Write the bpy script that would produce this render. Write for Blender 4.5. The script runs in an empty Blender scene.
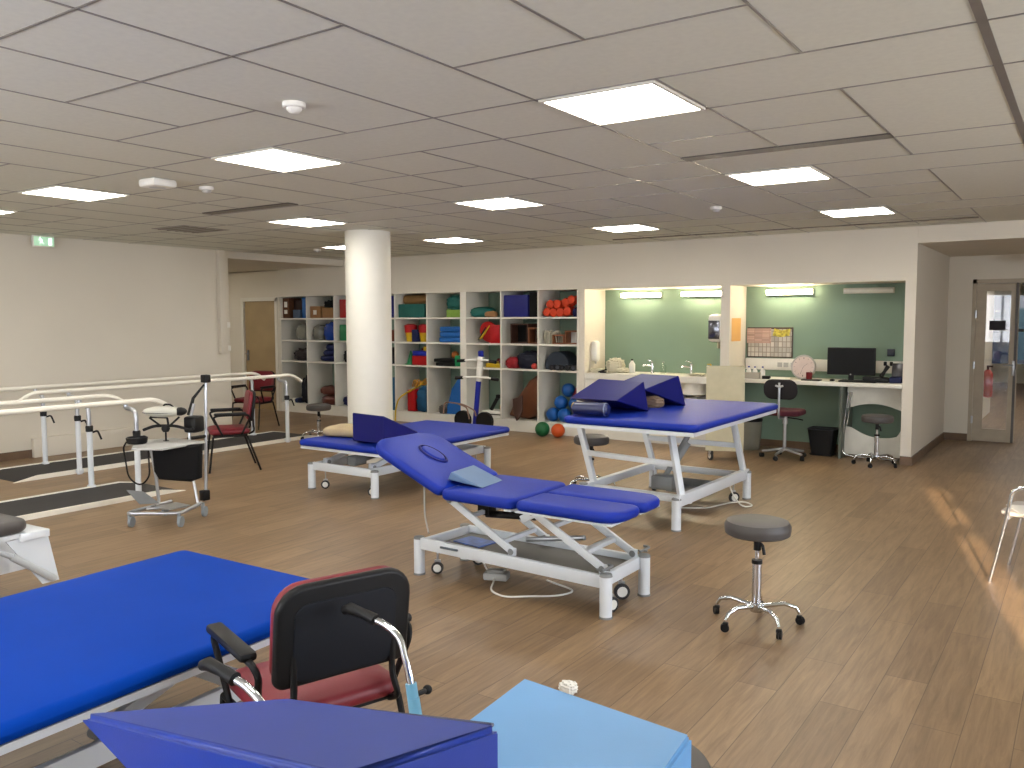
import bpy, bmesh, math, random
from mathutils import Vector as V, Matrix as M
S = bpy.context.scene
COL = S.collection
R = math.radians
rnd = random.Random(7)

# ------------------------------------------------------------------ camera
cd = bpy.data.cameras.new('camera'); cam = bpy.data.objects.new('camera', cd); COL.objects.link(cam)
cd.sensor_fit = 'HORIZONTAL'; cd.sensor_width = 36.0; cd.lens = 36.0*845.4/1024; cd.clip_start = .05; cd.clip_end = 200
yw, pt, ro = R(34.369), R(4.313), R(-.133)
fw = V((-math.sin(yw)*math.cos(pt), math.cos(yw)*math.cos(pt), -math.sin(pt)))
rt = V((math.cos(yw), math.sin(yw), 0)); up = rt.cross(fw)
r2 = rt*math.cos(ro)+up*math.sin(ro); u2 = -rt*math.sin(ro)+up*math.cos(ro)
cam.matrix_world = M((( r2.x, u2.x, -fw.x, 0), (r2.y, u2.y, -fw.y, 0), (r2.z, u2.z, -fw.z, 1.68), (0, 0, 0, 1)))
S.camera = cam
# ------------------------------------------------------------------ light settings
PANEL = 25.0        # ceiling panels
TUBE = 120.0         # alcove tubes
SKY = 20.0
EXPO = -0.22
S.view_settings.view_transform = 'Standard'; S.view_settings.look = 'None'
S.view_settings.gamma = 1; S.view_settings.use_curve_mapping = False; S.view_settings.exposure = EXPO
w = bpy.data.worlds.new('world'); S.world = w; w.use_nodes = True
nt = w.node_tree; bg = nt.nodes['Background']; bg.inputs[1].default_value = SKY
tc = nt.nodes.new('ShaderNodeTexCoord'); sx = nt.nodes.new('ShaderNodeSeparateXYZ'); rp = nt.nodes.new('ShaderNodeValToRGB')
nt.links.new(tc.outputs['Generated'], sx.inputs[0]); nt.links.new(sx.outputs[2], rp.inputs[0]); nt.links.new(rp.outputs[0], bg.inputs[0])
rp.color_ramp.elements[0].color = (.92, .94, 1, 1); rp.color_ramp.elements[1].color = (.55, .70, 1, 1)
sl = bpy.data.lights.new('sun', 'SUN'); sun = bpy.data.objects.new('sun', sl); COL.objects.link(sun)
sl.energy = 24.0; sl.angle = R(.5); sl.color = (1, .78, .56)
sd = V((-.2506, .968, -.186)); sun.rotation_euler = sd.to_track_quat('-Z', 'Y').to_euler()
def portal(x0, x1, z0, z1, y):
    l = bpy.data.lights.new('sky_portal', 'AREA'); l.shape = 'RECTANGLE'; l.size = x1-x0; l.size_y = z1-z0
    l.cycles.is_portal = True
    o = bpy.data.objects.new('sky_portal', l); COL.objects.link(o); o.location = ((x0+x1)/2, y, (z0+z1)/2)
    o.rotation_euler = (R(90), 0, 0)   # shines +Y into the room
portal(-8.6, -.6, .95, 2.45, -2.56); l = bpy.data.lights.new('sky_portal', 'AREA'); l.shape = 'RECTANGLE'; l.size = 5.6; l.size_y = 1.45; l.cycles.is_portal = True
o = bpy.data.objects.new('sky_portal', l); COL.objects.link(o); o.location = (4.29, 3.8, 1.675); o.rotation_euler = (R(90), 0, R(90))
portal(1.74, 1.99, .95, 2.32, -2.56)

# ------------------------------------------------------------------ materials
def lin(c): return tuple(((v/255)/12.92 if v/255 <= .04045 else ((v/255+.055)/1.055)**2.4) for v in c)+(1,)
MC = {}
def mat(name, c, rough=.5, metal=0., var=.06, scale=8., bump=0., bscale=200., spec=None, coat=0.):
    if name in MC: return MC[name]
    m = bpy.data.materials.new(name); m.use_nodes = True; n = m.node_tree; b = n.nodes['Principled BSDF']
    L = lin(c)
    co = n.nodes.new('ShaderNodeTexCoord'); no = n.nodes.new('ShaderNodeTexNoise'); no.inputs['Scale'].default_value = scale
    no.inputs['Detail'].default_value = 4
    n.links.new(co.outputs['Object'], no.inputs['Vector'])
    r = n.nodes.new('ShaderNodeValToRGB'); r.color_ramp.elements[0].position = .3; r.color_ramp.elements[1].position = .7
    r.color_ramp.elements[0].color = tuple(v*(1-var) for v in L[:3])+(1,); r.color_ramp.elements[1].color = tuple(min(1, v*(1+var)) for v in L[:3])+(1,)
    n.links.new(no.outputs['Fac'], r.inputs[0]); n.links.new(r.outputs[0], b.inputs['Base Color'])
    b.inputs['Roughness'].default_value = rough; b.inputs['Metallic'].default_value = metal
    if spec is not None: b.inputs['Specular IOR Level'].default_value = spec
    if coat: b.inputs['Coat Weight'].default_value = coat; b.inputs['Coat Roughness'].default_value = .2
    if bump:
        n2 = n.nodes.new('ShaderNodeTexNoise'); n2.inputs['Scale'].default_value = bscale; n2.inputs['Detail'].default_value = 3
        bp = n.nodes.new('ShaderNodeBump'); bp.inputs['Strength'].default_value = bump; bp.inputs['Distance'].default_value = .002
        n.links.new(co.outputs['Object'], n2.inputs['Vector']); n.links.new(n2.outputs['Fac'], bp.inputs['Height']); n.links.new(bp.outputs[0], b.inputs['Normal'])
    MC[name] = m; return m
def emit(name, c, s):
    if name in MC: return MC[name]
    m = bpy.data.materials.new(name); m.use_nodes = True; n = m.node_tree
    b = n.nodes['Principled BSDF']; b.inputs['Base Color'].default_value = (.8, .8, .8, 1)
    b.inputs['Emission Color'].default_value = c+(1,); b.inputs['Emission Strength'].default_value = s
    MC[name] = m; return m
def glass(name, c=(1, 1, 1), rough=0.):
    if name in MC: return MC[name]
    m = bpy.data.materials.new(name); m.use_nodes = True; n = m.node_tree; n.nodes.remove(n.nodes['Principled BSDF'])
    t = n.nodes.new('ShaderNodeBsdfTransparent'); t.inputs[0].default_value = c+(1,)
    g = n.nodes.new('ShaderNodeBsdfGlossy'); g.inputs['Roughness'].default_value = .02
    mx = n.nodes.new('ShaderNodeMixShader'); mx.inputs[0].default_value = .07
    n.links.new(t.outputs[0], mx.inputs[1]); n.links.new(g.outputs[0], mx.inputs[2]); n.links.new(mx.outputs[0], n.nodes['Material Output'].inputs[0])
    MC[name] = m; return m
def floor_mat():
    m = bpy.data.materials.new('wood_floor'); m.use_nodes = True; n = m.node_tree; b = n.nodes['Principled BSDF']
    co = n.nodes.new('ShaderNodeTexCoord'); mp = n.nodes.new('ShaderNodeMapping'); mp.inputs['Rotation'].default_value = (0, 0, R(90))
    n.links.new(co.outputs['Object'], mp.inputs[0])
    br = n.nodes.new('ShaderNodeTexBrick'); br.inputs['Scale'].default_value = 1; br.inputs['Brick Width'].default_value = 1.25; br.inputs['Row Height'].default_value = .185
    br.inputs['Mortar Size'].default_value = .0018; br.inputs['Mortar Smooth'].default_value = .3; br.offset = .37; br.inputs['Bias'].default_value = 0
    br.inputs['Color1'].default_value = lin((150, 123, 91)); br.inputs['Color2'].default_value = lin((131, 106, 77)); br.inputs['Mortar'].default_value = lin((92, 72, 54))
    n.links.new(mp.outputs[0], br.inputs[0])
    mp2 = n.nodes.new('ShaderNodeMapping'); mp2.inputs['Scale'].default_value = (14, 1.1, 1); n.links.new(co.outputs['Object'], mp2.inputs[0])
    no = n.nodes.new('ShaderNodeTexNoise'); no.inputs['Scale'].default_value = 2.2; no.inputs['Detail'].default_value = 8; no.inputs['Roughness'].default_value = .65; no.inputs['Distortion'].default_value = .6
    n.links.new(mp2.outputs[0], no.inputs['Vector'])
    rp = n.nodes.new('ShaderNodeValToRGB'); rp.color_ramp.elements[0].position = .32; rp.color_ramp.elements[1].position = .72
    rp.color_ramp.elements[0].color = (.64, .62, .60, 1); rp.color_ramp.elements[1].color = (1.12, 1.12, 1.12, 1)
    n.links.new(no.outputs['Fac'], rp.inputs[0])
    mx = n.nodes.new('ShaderNodeMix'); mx.data_type = 'RGBA'; mx.blend_type = 'MULTIPLY'; mx.inputs[0].default_value = 1
    n.links.new(br.outputs['Color'], mx.inputs[6]); n.links.new(rp.outputs[0], mx.inputs[7]); n.links.new(mx.outputs[2], b.inputs['Base Color'])
    b.inputs['Roughness'].default_value = .42
    bp = n.nodes.new('ShaderNodeBump'); bp.inputs['Strength'].default_value = .12; bp.inputs['Distance'].default_value = .002
    n.links.new(no.outputs['Fac'], bp.inputs['Height']); n.links.new(bp.outputs[0], b.inputs['Normal'])
    return m
def grid_mat(name, paper, line, cell_w, cell_h, mort=.004):
    m = bpy.data.materials.new(name); m.use_nodes = True; n = m.node_tree; b = n.nodes['Principled BSDF']
    co = n.nodes.new('ShaderNodeTexCoord'); sp = n.nodes.new('ShaderNodeSeparateXYZ'); cb = n.nodes.new('ShaderNodeCombineXYZ')
    n.links.new(co.outputs['Object'], sp.inputs[0]); n.links.new(sp.outputs[0], cb.inputs[0]); n.links.new(sp.outputs[2], cb.inputs[1])
    br = n.nodes.new('ShaderNodeTexBrick'); br.inputs['Scale'].default_value = 1; br.inputs['Brick Width'].default_value = cell_w; br.inputs['Row Height'].default_value = cell_h
    br.inputs['Mortar Size'].default_value = mort; br.offset = 0; br.inputs['Color1'].default_value = lin(paper); br.inputs['Color2'].default_value = lin(tuple(int(v*.8) for v in paper)); br.inputs['Mortar'].default_value = lin(line)
    n.links.new(cb.outputs[0], br.inputs[0]); n.links.new(br.outputs[0], b.inputs['Base Color']); b.inputs['Roughness'].default_value = .6
    return m
WALL = mat('wall_paint', (212, 205, 190), .75, var=.015, scale=1.5, bump=.08, bscale=120)
WHITE = mat('white_lacquer', (218, 214, 202), .45, var=.02)
GREEN = mat('green_paint', (120, 144, 126), .6, var=.03, scale=2)
CEIL = mat('ceiling_tile', (213, 213, 200), .9, var=.03, scale=30, bump=.3, bscale=400)
GRID = mat('ceiling_grid_metal', (138, 134, 129), .35, .35)
BASE = mat('brown_skirting', (104, 82, 62), .5, var=.1)
FLOOR = floor_mat()
BLUE = mat('blue_vinyl', (0, 60, 160), .6, var=.04, scale=4, bump=.12, bscale=350, spec=.06)
BLUE2 = mat('royal_vinyl', (10, 42, 148), .5, var=.04, scale=4, bump=.12, bscale=350, spec=.25)
NAVY = mat('navy_vinyl', (14, 18, 98), .5, var=.05, scale=4, bump=.1, bscale=350, spec=.3)
WEDGE = mat('wedge_vinyl_blue', (26, 56, 150), .4, var=.05, scale=6, bump=.15, bscale=300)
LBLUE = mat('light_blue_vinyl', (98, 156, 208), .45, var=.05, scale=3, bump=.12, bscale=300)
GBLUE = mat('grey_blue_vinyl', (88, 116, 150), .5, var=.05)
FRAME = mat('white_powder_coat', (215, 220, 224), .35, var=.02)
STEEL = mat('brushed_steel', (185, 188, 192), .3, .85)
CHROME = mat('chrome', (215, 218, 222), .1, 1.)
GTUBE = mat('grey_tube', (168, 168, 164), .35, .6)
BLACK = mat('black_plastic', (13, 13, 14), .5, var=.1, spec=.3)
RUBBER = mat('dark_rubber', (44, 42, 42), .7, var=.1, bump=.2)
DGREY = mat('dark_grey_vinyl', (70, 66, 64), .5, var=.05)
GREY = mat('grey_plastic', (128, 130, 130), .5)
MIDG = mat('light_grey_plastic', (178, 178, 174), .5)
CREAM = mat('cream_rail', (236, 232, 218), .35, var=.02)
RED = mat('dark_red_vinyl', (116, 26, 36), .5, var=.06, bump=.1)
LTBL = mat('light_blue_paint', (112, 170, 196), .35)
PVC = mat('white_plastic', (228, 226, 218), .4, var=.02)
TAN = mat('tan_wood_door', (158, 136, 98), .5, var=.08, scale=3)
BROWN = mat('brown_leather', (96, 52, 26), .45, var=.15, scale=6)
CARD = mat('cardboard', (146, 106, 66), .8, var=.08)
def C_(name, c, r=.6): return mat(name, tuple(v*.84 for v in c), r, var=.07, spec=.3)  # scales item colours down, standing in for deeper shade in the cubbies

# ------------------------------------------------------------------ mesh helpers
class MB:
    def __init__(s): s.b = bmesh.new()
    def _x(s, verts, mx):
        if mx is not None: bmesh.ops.transform(s.b, matrix=mx, verts=verts)
    def box(s, c, d, rz=0, bev=0, rot=None, seg=2):
        r = bmesh.ops.create_cube(s.b, size=1)['verts']
        bmesh.ops.scale(s.b, vec=V(d), verts=r)
        if bev:
            es = list({e for v in r for e in v.link_edges})
            r = bmesh.ops.bevel(s.b, geom=es, offset=min(bev, min(d)*.49), segments=seg, affect='EDGES', profile=.5)['verts']
        mx = M.Translation(V(c)) @ (rot.to_4x4() if rot is not None else M.Rotation(rz, 4, 'Z'))
        s._x(list(set(r)), mx); return s
    def bx(s, x0, x1, y0, y1, z0, z1, bev=0): return s.box(((x0+x1)/2, (y0+y1)/2, (z0+z1)/2), (x1-x0, y1-y0, z1-z0), bev=bev)
    def bar(s, p, q, wd, ht, bev=.003):          # rectangular bar from p to q
        p, q = V(p), V(q); d = q-p; L = d.length; z = d.normalized(); u = V((0, 0, 1)) if abs(z.z) < .95 else V((0, 1, 0))
        x = u.cross(z).normalized(); y = z.cross(x)
        m = M((x, y, z)).transposed(); return s.box((p+q)/2, (wd, ht, L), bev=bev, rot=m)
    def rings(s, rr, cap=True, closed=False):
        vs = [[s.b.verts.new(p) for p in r] for r in rr]; n = len(rr[0])
        m = len(vs)
        for i in range(m if closed else m-1):
            a, b = vs[i], vs[(i+1) % m]
            for k in range(n):
                try: s.b.faces.new((a[k], a[(k+1) % n], b[(k+1) % n], b[k]))
                except ValueError: pass
        if cap and not closed:
            s.b.faces.new(list(reversed(vs[0]))); s.b.faces.new(vs[-1])
        return s
    def tube(s, pts, r, seg=10, fil=0., closed=False):
        P = [V(p) for p in pts]
        if fil:
            Q = [P[0]]
            for i in range(1, len(P)-1):
                a, b, c = P[i-1], P[i], P[i+1]; u = (a-b); v = (c-b); f = min(fil, u.length*.48, v.length*.48)
                s0 = b+u.normalized()*f; s1 = b+v.normalized()*f
                for k in range(6):
                    t = k/5; Q.append(s0*(1-t)**2+b*2*t*(1-t)+s1*t*t)
            Q.append(P[-1]); P = Q
        Q = [P[0]]
        for p in P[1:]:
            if (p-Q[-1]).length > 1e-5: Q.append(p)
        P = Q; n = len(P); rr = []; pu = None
        for i in range(n):
            if closed: t = (P[(i+1) % n]-P[i-1]).normalized()
            else: t = ((P[min(i+1, n-1)]-P[max(i-1, 0)])).normalized()
            if pu is None: pu = V((0, 0, 1)) if abs(t.z) < .9 else V((1, 0, 0))
            x = (pu-t*pu.dot(t))
            if x.length < 1e-4: x = V((1, .3, 0))-t*t.dot(V((1, .3, 0)))
            x.normalize(); pu = x; y = t.cross(x); ri = r[i] if isinstance(r, (list, tuple)) else r
            rr.append([P[i]+(x*math.cos(a)+y*math.sin(a))*ri for a in [2*math.pi*k/seg for k in range(seg)]])
        return s.rings(rr, True, closed)
    def cyl(s, p, q, r, seg=16): return s.tube([p, q], r, seg)
    def lathe(s, prof, c=(0, 0, 0), seg=24, mx=None):
        c = V(c); rr = []
        for r, z in prof: rr.append([V((r*math.cos(2*math.pi*k/seg), r*math.sin(2*math.pi*k/seg), z)) for k in range(seg)])
        if mx is not None: rr = [[mx @ p for p in r] for r in rr]
        rr = [[p+c for p in r] for r in rr]
        return s.rings(rr)
    def sph(s, c, r, sc=(1, 1, 1), seg=20, rot=None):
        v = bmesh.ops.create_uvsphere(s.b, u_segments=seg, v_segments=seg//2+2, radius=r)['verts']
        bmesh.ops.scale(s.b, vec=V(sc), verts=v)
        s._x(v, M.Translation(V(c)) @ (rot.to_4x4() if rot is not None else M.Identity(4))); return s
    def blob(s, c, d, seed=0, amp=.15, fr=3., rz=0, flat=True):   # soft lumpy bundle sitting on its base
        rn = random.Random(seed); ph = [rn.uniform(0, 6) for _ in range(9)]
        v = bmesh.ops.create_uvsphere(s.b, u_segments=28, v_segments=18, radius=.5)['verts']
        for p in v:
            k = p.co.normalized(); a = 1+amp*(math.sin(fr*k.x*3+ph[0])*math.sin(fr*k.y*3+ph[1])+.6*math.sin(fr*k.z*5+ph[2]+k.x*4)+.4*math.sin(fr*6*k.y+ph[3]))
            p.co = p.co*a; q = p.co
            q = V((math.copysign(abs(q.x*2)**.75/2, q.x), math.copysign(abs(q.y*2)**.75/2, q.y), math.copysign(abs(q.z*2)**.75/2, q.z)))
            if flat: q.z = max(q.z, -.42)
            p.co = V((q.x*d[0], q.y*d[1], (q.z+.42)*d[2]/.92))
        s._x(v, M.Translation(V(c)) @ M.Rotation(rz, 4, 'Z')); return s
    def poly(s, pts, vec):                       # extrude a planar polygon
        vec = V(vec); P = [V(p) for p in pts]
        return s.rings([P, [p+vec for p in P]])
    def slab(s, out, z0, z1, er, mx=None, puff=0.):    # cushion: outline in xy, rounded edges
        n = len(out); O = [V((p[0], p[1])) for p in out]; cen = sum(O, V((0, 0)))/n
        nr = []
        for i in range(n):
            t = (O[(i+1) % n]-O[i-1]); nr.append(V((t.y, -t.x)).normalized())
        if sum((O[i]-cen).dot(nr[i]) for i in range(n)) < 0: nr = [-v for v in nr]
        h = (z1-z0)/2; er = min(er, h); rr = []; K = 5
        for k in range(K+1):
            a = math.pi/2*k/K; rr.append(((1-math.sin(a))*er, z0+er*(1-math.cos(a))))
        for k in range(K+1):
            a = math.pi/2*k/K; rr.append(((1-math.cos(a))*er, z1-er+er*math.sin(a)))
        L = [[V((O[i].x-nr[i].x*d, O[i].y-nr[i].y*d, z)) for i in range(n)] for d, z in rr]
        if puff:
            for k_, z_ in ((.9, z1+puff*.55), (.65, z1+puff*.9), (.3, z1+puff)): L.append([V((cen.x+(p.x-cen.x)*k_, cen.y+(p.y-cen.y)*k_, z_)) for p in L[len(rr)-1]])
        if mx is not None: L = [[mx @ p for p in r] for r in L]
        return s.rings(L)
def rrect(x0, x1, y0, y1, r, k=6):
    o = []
    rs = r if isinstance(r, (list, tuple)) else (r, r, r, r)
    for (cx, cy, a0, q) in ((x1-rs[0], y1-rs[0], 0, rs[0]), (x0+rs[1], y1-rs[1], 90, rs[1]), (x0+rs[2], y0+rs[2], 180, rs[2]), (x1-rs[3], y0+rs[3], 270, rs[3])):
        for i in range(k+1): a = R(a0+90*i/k); o.append((cx+q*math.cos(a), cy+q*math.sin(a)))
    return o
def obj(name, mb, m, parent=None, ang=38, loc=(0, 0, 0)):
    b = mb.b
    bmesh.ops.recalc_face_normals(b, faces=b.faces)
    for f in b.faces: f.smooth = True
    for e in b.edges:
        if len(e.link_faces) == 2 and e.calc_face_angle(0) > R(ang): e.smooth = False
    me = bpy.data.meshes.new(name); b.to_mesh(me); b.free(); me.materials.append(m)
    o = bpy.data.objects.new(name, me); COL.objects.link(o); o.location = loc
    if parent: o.parent = parent
    return o
def crisp(o):
    for p in o.data.polygons: p.use_smooth = True
    if 'sharp_edge' in o.data.attributes: o.data.attributes.remove(o.data.attributes['sharp_edge'])
    md = o.modifiers.new('weighted', 'WEIGHTED_NORMAL'); md.weight = 100; return o
def tag(o, label, cat, group=None):
    o['label'] = label; o['category'] = cat
    if group: o['group'] = group
    return o
def thing(name, label, cat, loc=(0, 0, 0), rz=0, group=None):
    o = bpy.data.objects.new(name, None); COL.objects.link(o); o.location = loc; o.rotation_euler = (0, 0, rz); o.empty_display_size = .1
    return tag(o, label, cat, group)
def one(name, mb, m, label, cat, loc=(0, 0, 0), group=None, rz=0, ang=38):
    o = obj(name, mb, m, None, ang, loc); o.rotation_euler = (0, 0, rz); return tag(o, label, cat, group)
def struct(name, mb, m, parent=None):
    o = obj(name, mb, m, parent)
    if not parent: o['kind'] = 'structure'
    return o
def dup(root, loc, rz, label, group=None):
    r = root.copy(); COL.objects.link(r); r.location = loc; r.rotation_euler = (0, 0, rz); r['label'] = label
    if group: r['group'] = group
    for ch in list(root.children):
        c = ch.copy(); COL.objects.link(c); c.parent = r
        for g in list(ch.children):
            d = g.copy(); COL.objects.link(d); d.parent = c
    return r
def B(*a, **k): return MB().box(*a, **k)
def X(*a, **k): return MB().bx(*a, **k)

# ================================================================== ROOM SHELL
YW, YB, CZ, XL = 10.55, 11.17, 2.728, -10.76
struct('floor', X(-16, 4.5, -2.9, 27, -.1, 0), FLOOR)
struct('ceiling', X(-16, 4.5, -2.9, 11.3, CZ, CZ+.1), CEIL)
# suspended grid strips
g = MB(); gx = lambda i: -2.235+.625*i; gy = lambda j: 3.465+.625*j
def gA(i, j0, j1, wd=.011): g.bx(gx(i)-wd/2, gx(i)+wd/2, gy(j0), min(gy(j1), YW), CZ-.003, CZ+.001)
def gB(j, i0, i1, wd=.011):
    if gy(j) < YW: g.bx(max(gx(i0), XL), gx(i1), gy(j)-wd/2, gy(j)+wd/2, CZ-.003, CZ+.001)
for i in range(-14, 10):
    if gx(i) > 4.3 : continue
    k = i % 4
    if i == 3: gA(i, -9, 12, .035); continue
    if k in (0, 3): gA(i, -9, 12)
    elif k == 2:
        for j in range(-8, 12, 4): gA(i, j+1, j+4 if j >= 0 else j+4)
    else:
        for j in range(-8, 12, 4): gA(i, j, j+3)
for j in range(-9, 12):
    k = j % 4
    if k in (0, 1): gB(j, -14, 10)
    elif k == 3:
        if j == 3: gB(j, -14, 10)
        else:
            for i in range(-16, 8, 4): gB(j, i, i+2)
    else:
        for i in range(-16, 8, 4): gB(j, i, i+(2 if j >= 0 else 0)) if j >= 0 else gB(j, i+1, i+4)
struct('trim_1', g, GRID)
# walls
struct('wall_left', X(XL-.2, XL, -2.9, 8.17, 0, CZ), WALL)
struct('trim_2', X(-16, XL, 8.14, YW, 2.62, CZ), WALL)
struct('wall_recess', X(-16, XL-.2, 8.0, 8.14, 0, CZ), WALL)
struct('wall_far_left', X(-14.7, -14.5, 8.1, YW, 0, CZ), WALL)
b = MB()
b.bx(-14.6, -13.47, YW, YW+.12, 0, 2.62); b.bx(-13.47, -12.55, YW, YW+.12, 2.06, 2.62); b.bx(-12.55, -12.43, YW, YB, 0, 2.62)
b.bx(-12.43, -1.655, YW, YB+.12, 2.12, CZ); b.bx(-14.6, -12.43, YW, YW+.12, 2.6, CZ)
b.bx(-6.06, -5.96, YW, YB, 0, 2.125); b.bx(-3.95, -3.83, YW, YB, 0, 2.125); b.bx(-1.77, -1.655, YW, YB+.12, 0, 2.12)
struct('wall_back', b, WALL)
struct('wall_green', X(-12.43, -1.77, YB, YB+.12, 0, 2.12), GREEN)
struct('trim_3', X(-12.43, -6.06, YW, YB, 0, .155), WHITE)
struct('baseboard_alcove', X(-3.83, -1.77, YB-.015, YB, 0, .09), BASE)
struct('baseboard_pillar', X(-1.77, -1.64, YW-.015, YW, 0, .10), BASE)
struct('wall_passage', X(-1.80, -1.655, YB+.12, 13.3, 0, 2.6), WALL)
struct('baseboard_passage', X(-1.655, -1.64, YW, 13.13, 0, .10), BASE)
struct('trim_4', X(-1.654, 4.5, YW, 13.4, 2.54, CZ), WALL)
b = MB(); b.bx(-1.72, -1.36, 13.15, 13.35, 0, 2.6); b.bx(-1.36, 1.3, 13.15, 13.35, 2.22, 2.6); b.bx(1.3, 4.5, 13.15, 13.35, 0, 2.6)
struct('wall_passage_end', b, WALL)
struct('baseboard_passage_end', X(-1.655, -1.36, 13.135, 13.15, 0, .10), BASE)
b = MB(); b.bx(4.3, 4.5, -2.9, 1.0, 0, CZ); b.bx(4.3, 4.5, 6.6, 13.4, 0, CZ); b.bx(4.3, 4.5, 1.0, 6.6, 0, .95); b.bx(4.3, 4.5, 1.0, 6.6, 2.4, CZ)
struct('wall_right', b, WALL)
wi = struct('window_added', X(4.4, 4.41, 1.0, 6.6, .95, 2.4), glass('window_glass'))  # window added in the unseen right wall to bring in more daylight
f = MB()
for i in range(6): f.bx(4.35, 4.45, 1.0+1.11*i, 1.05+1.11*i, .95, 2.4)
obj('window_frame', f, WHITE, wi)
# wall behind the camera with real windows
b = MB(); y0, y1 = -2.8, -2.6
b.bx(-16, -8.6, y0, y1, 0, CZ); b.bx(-8.6, 4.5, y0, y1, 0, .95); b.bx(-8.6, 4.5, y0, y1, 2.45, CZ); b.bx(-.6, 1.74, y0, y1, .95, 2.45)
b.bx(1.99, 4.5, y0, y1, .95, 2.45); b.bx(1.74, 1.99, y0, y1, 2.32, 2.45)
struct('wall_behind', b, WALL)
wi = struct('window_1', X(-8.6, -.6, -2.72, -2.71, .95, 2.45), glass('window_glass'))
f = MB()
for i in range(6): x = -8.6+1.6*i; f.bx(x-.03, x+.03, -2.76, -2.66, .95, 2.45)
f.bx(-8.6, -.6, -2.76, -2.66, .95, 1.0); f.bx(-8.6, -.6, -2.76, -2.66, 2.4, 2.45); obj('window_frame', f, WHITE, wi)
wi = struct('window_2', X(1.74, 1.99, -2.72, -2.71, .95, 2.32), glass('window_glass'))
f = MB(); f.bx(1.74, 1.99, -2.76, -2.66, 1.93, 1.99); f.bx(1.74, 1.99, -2.76, -2.66, .95, .99)
obj('window_frame', f, WHITE, wi)
struct('wall_sun_block', X(-30, 3.4, -16, -14, -.1, 5.6), mat('sun_block_surface', (190, 186, 178), .9))  # unseen block added outside to keep sun out of the wide rear window
# left door
d = struct('door_1', X(-13.46, -12.56, YW+.03, YW+.07, 0, 2.05), TAN)
f = MB(); f.bx(-13.53, -13.46, YW-.012, YW+.1, 0, 2.1); f.bx(-12.56, -12.49, YW-.012, YW+.1, 0, 2.1); f.bx(-13.53, -12.49, YW-.012, YW+.1, 2.05, 2.12)
obj('door_frame', f, WHITE, d)
h = MB(); h.bx(-13.4, -13.36, YW, YW+.03, .92, 1.12, .005); h.tube([(-13.38, YW+.01, 1.05), (-13.38, YW-.05, 1.05), (-13.26, YW-.05, 1.05)], .009, 8, .02); obj('door_handle', h, GREY, d)
# left wall details
cs = MB(); cs.bx(XL, XL+.08, 7.96, 8.07, 1.19, CZ, .004); one('pipe_casing', cs, WALL, 'white vertical pipe casing at the end of the left wall', 'casing')
for z, nm in ((1.62, 'upper small white switch box on the wall end beside the pipe casing'), (1.27, 'lower small white switch box at the foot of the pipe casing')):
    one('switch_box', X(XL-.002, XL+.04, 8.10, 8.155, z-.04, z+.04, .005), PVC, nm, 'switch')
one('wall_duct', X(XL, XL+.07, 5.2, 8.12, 0, .24, .006), WALL, 'long low cream duct along the foot of the left wall', 'duct')
struct('baseboard_left', X(XL, XL+.015, -2.6, 5.2, 0, .10), BASE)
# column
struct('trim_5', MB().cyl((-7.13, 7.40, 0), (-7.13, 7.40, CZ), .268, 48), mat('column_paint', (225, 222, 210), .6, var=.015))
# passage door
d = thing('glazed_door', 'narrow beige framed glass door leaf at the end of the passage', 'door', (-1.36, 13.18, 0))
FD = mat('door_metal_beige', (168, 156, 136), .45)
f = MB(); f.bx(.05, .17, 0, .05, .01, 2.16); f.bx(.46, .555, 0, .05, .01, 2.16); f.bx(.17, .46, 0, .05, .01, .18); f.bx(.17, .46, 0, .05, 2.06, 2.16); obj('leaf_frame', f, FD, d)
obj('glass_pane', X(.17, .46, .02, .028, .18, 2.06), glass('door_glass'), d)
f = MB(); f.bx(0, .05, -.03, .08, 0, 2.22); f.bx(0, 2.66, -.03, .08, 2.165, 2.22); obj('door_frame', f, FD, d)
obj('edge_seal', X(.515, .545, -.02, 0, .01, 2.19), mat('seal_grey', (84, 80, 78), .5), d)
f = MB(); f.bx(.50, .53, -.03, -.005, .92, 1.12, .004); f.tube([(.515, -.02, 1.06), (.515, -.06, 1.06), (.4, -.06, 1.06)], .01, 8, .02); obj('handle', f, STEEL, d)
for z in (.25, 1.0, 1.7): obj('hinge', MB().cyl((.05, -.035, z), (.05, -.035, z+.1), .012, 8), STEEL, d)
obj('sign_plate', X(.215, .405, -.006, .018, 1.53, 1.66), BLACK, d)
f = MB(); f.bx(1.4, 2.66, 0, .04, .01, 2.16)
d2 = thing('open_door', 'second beige door leaf standing open at the far right of the passage', 'door', (1.22, 13.2, 0), R(78))
f = MB(); f.bx(-.02, .1, 0, .05, .01, 2.16); f.bx(.82, .94, 0, .05, .01, 2.16); f.bx(.1, .82, 0, .05, .01, .2); f.bx(.1, .82, 0, .05, 2.04, 2.16); obj('leaf_frame', f, FD, d2)
obj('glass_pane', X(.1, .82, .02, .028, .2, 2.04), glass('door_glass'), d2)
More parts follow.
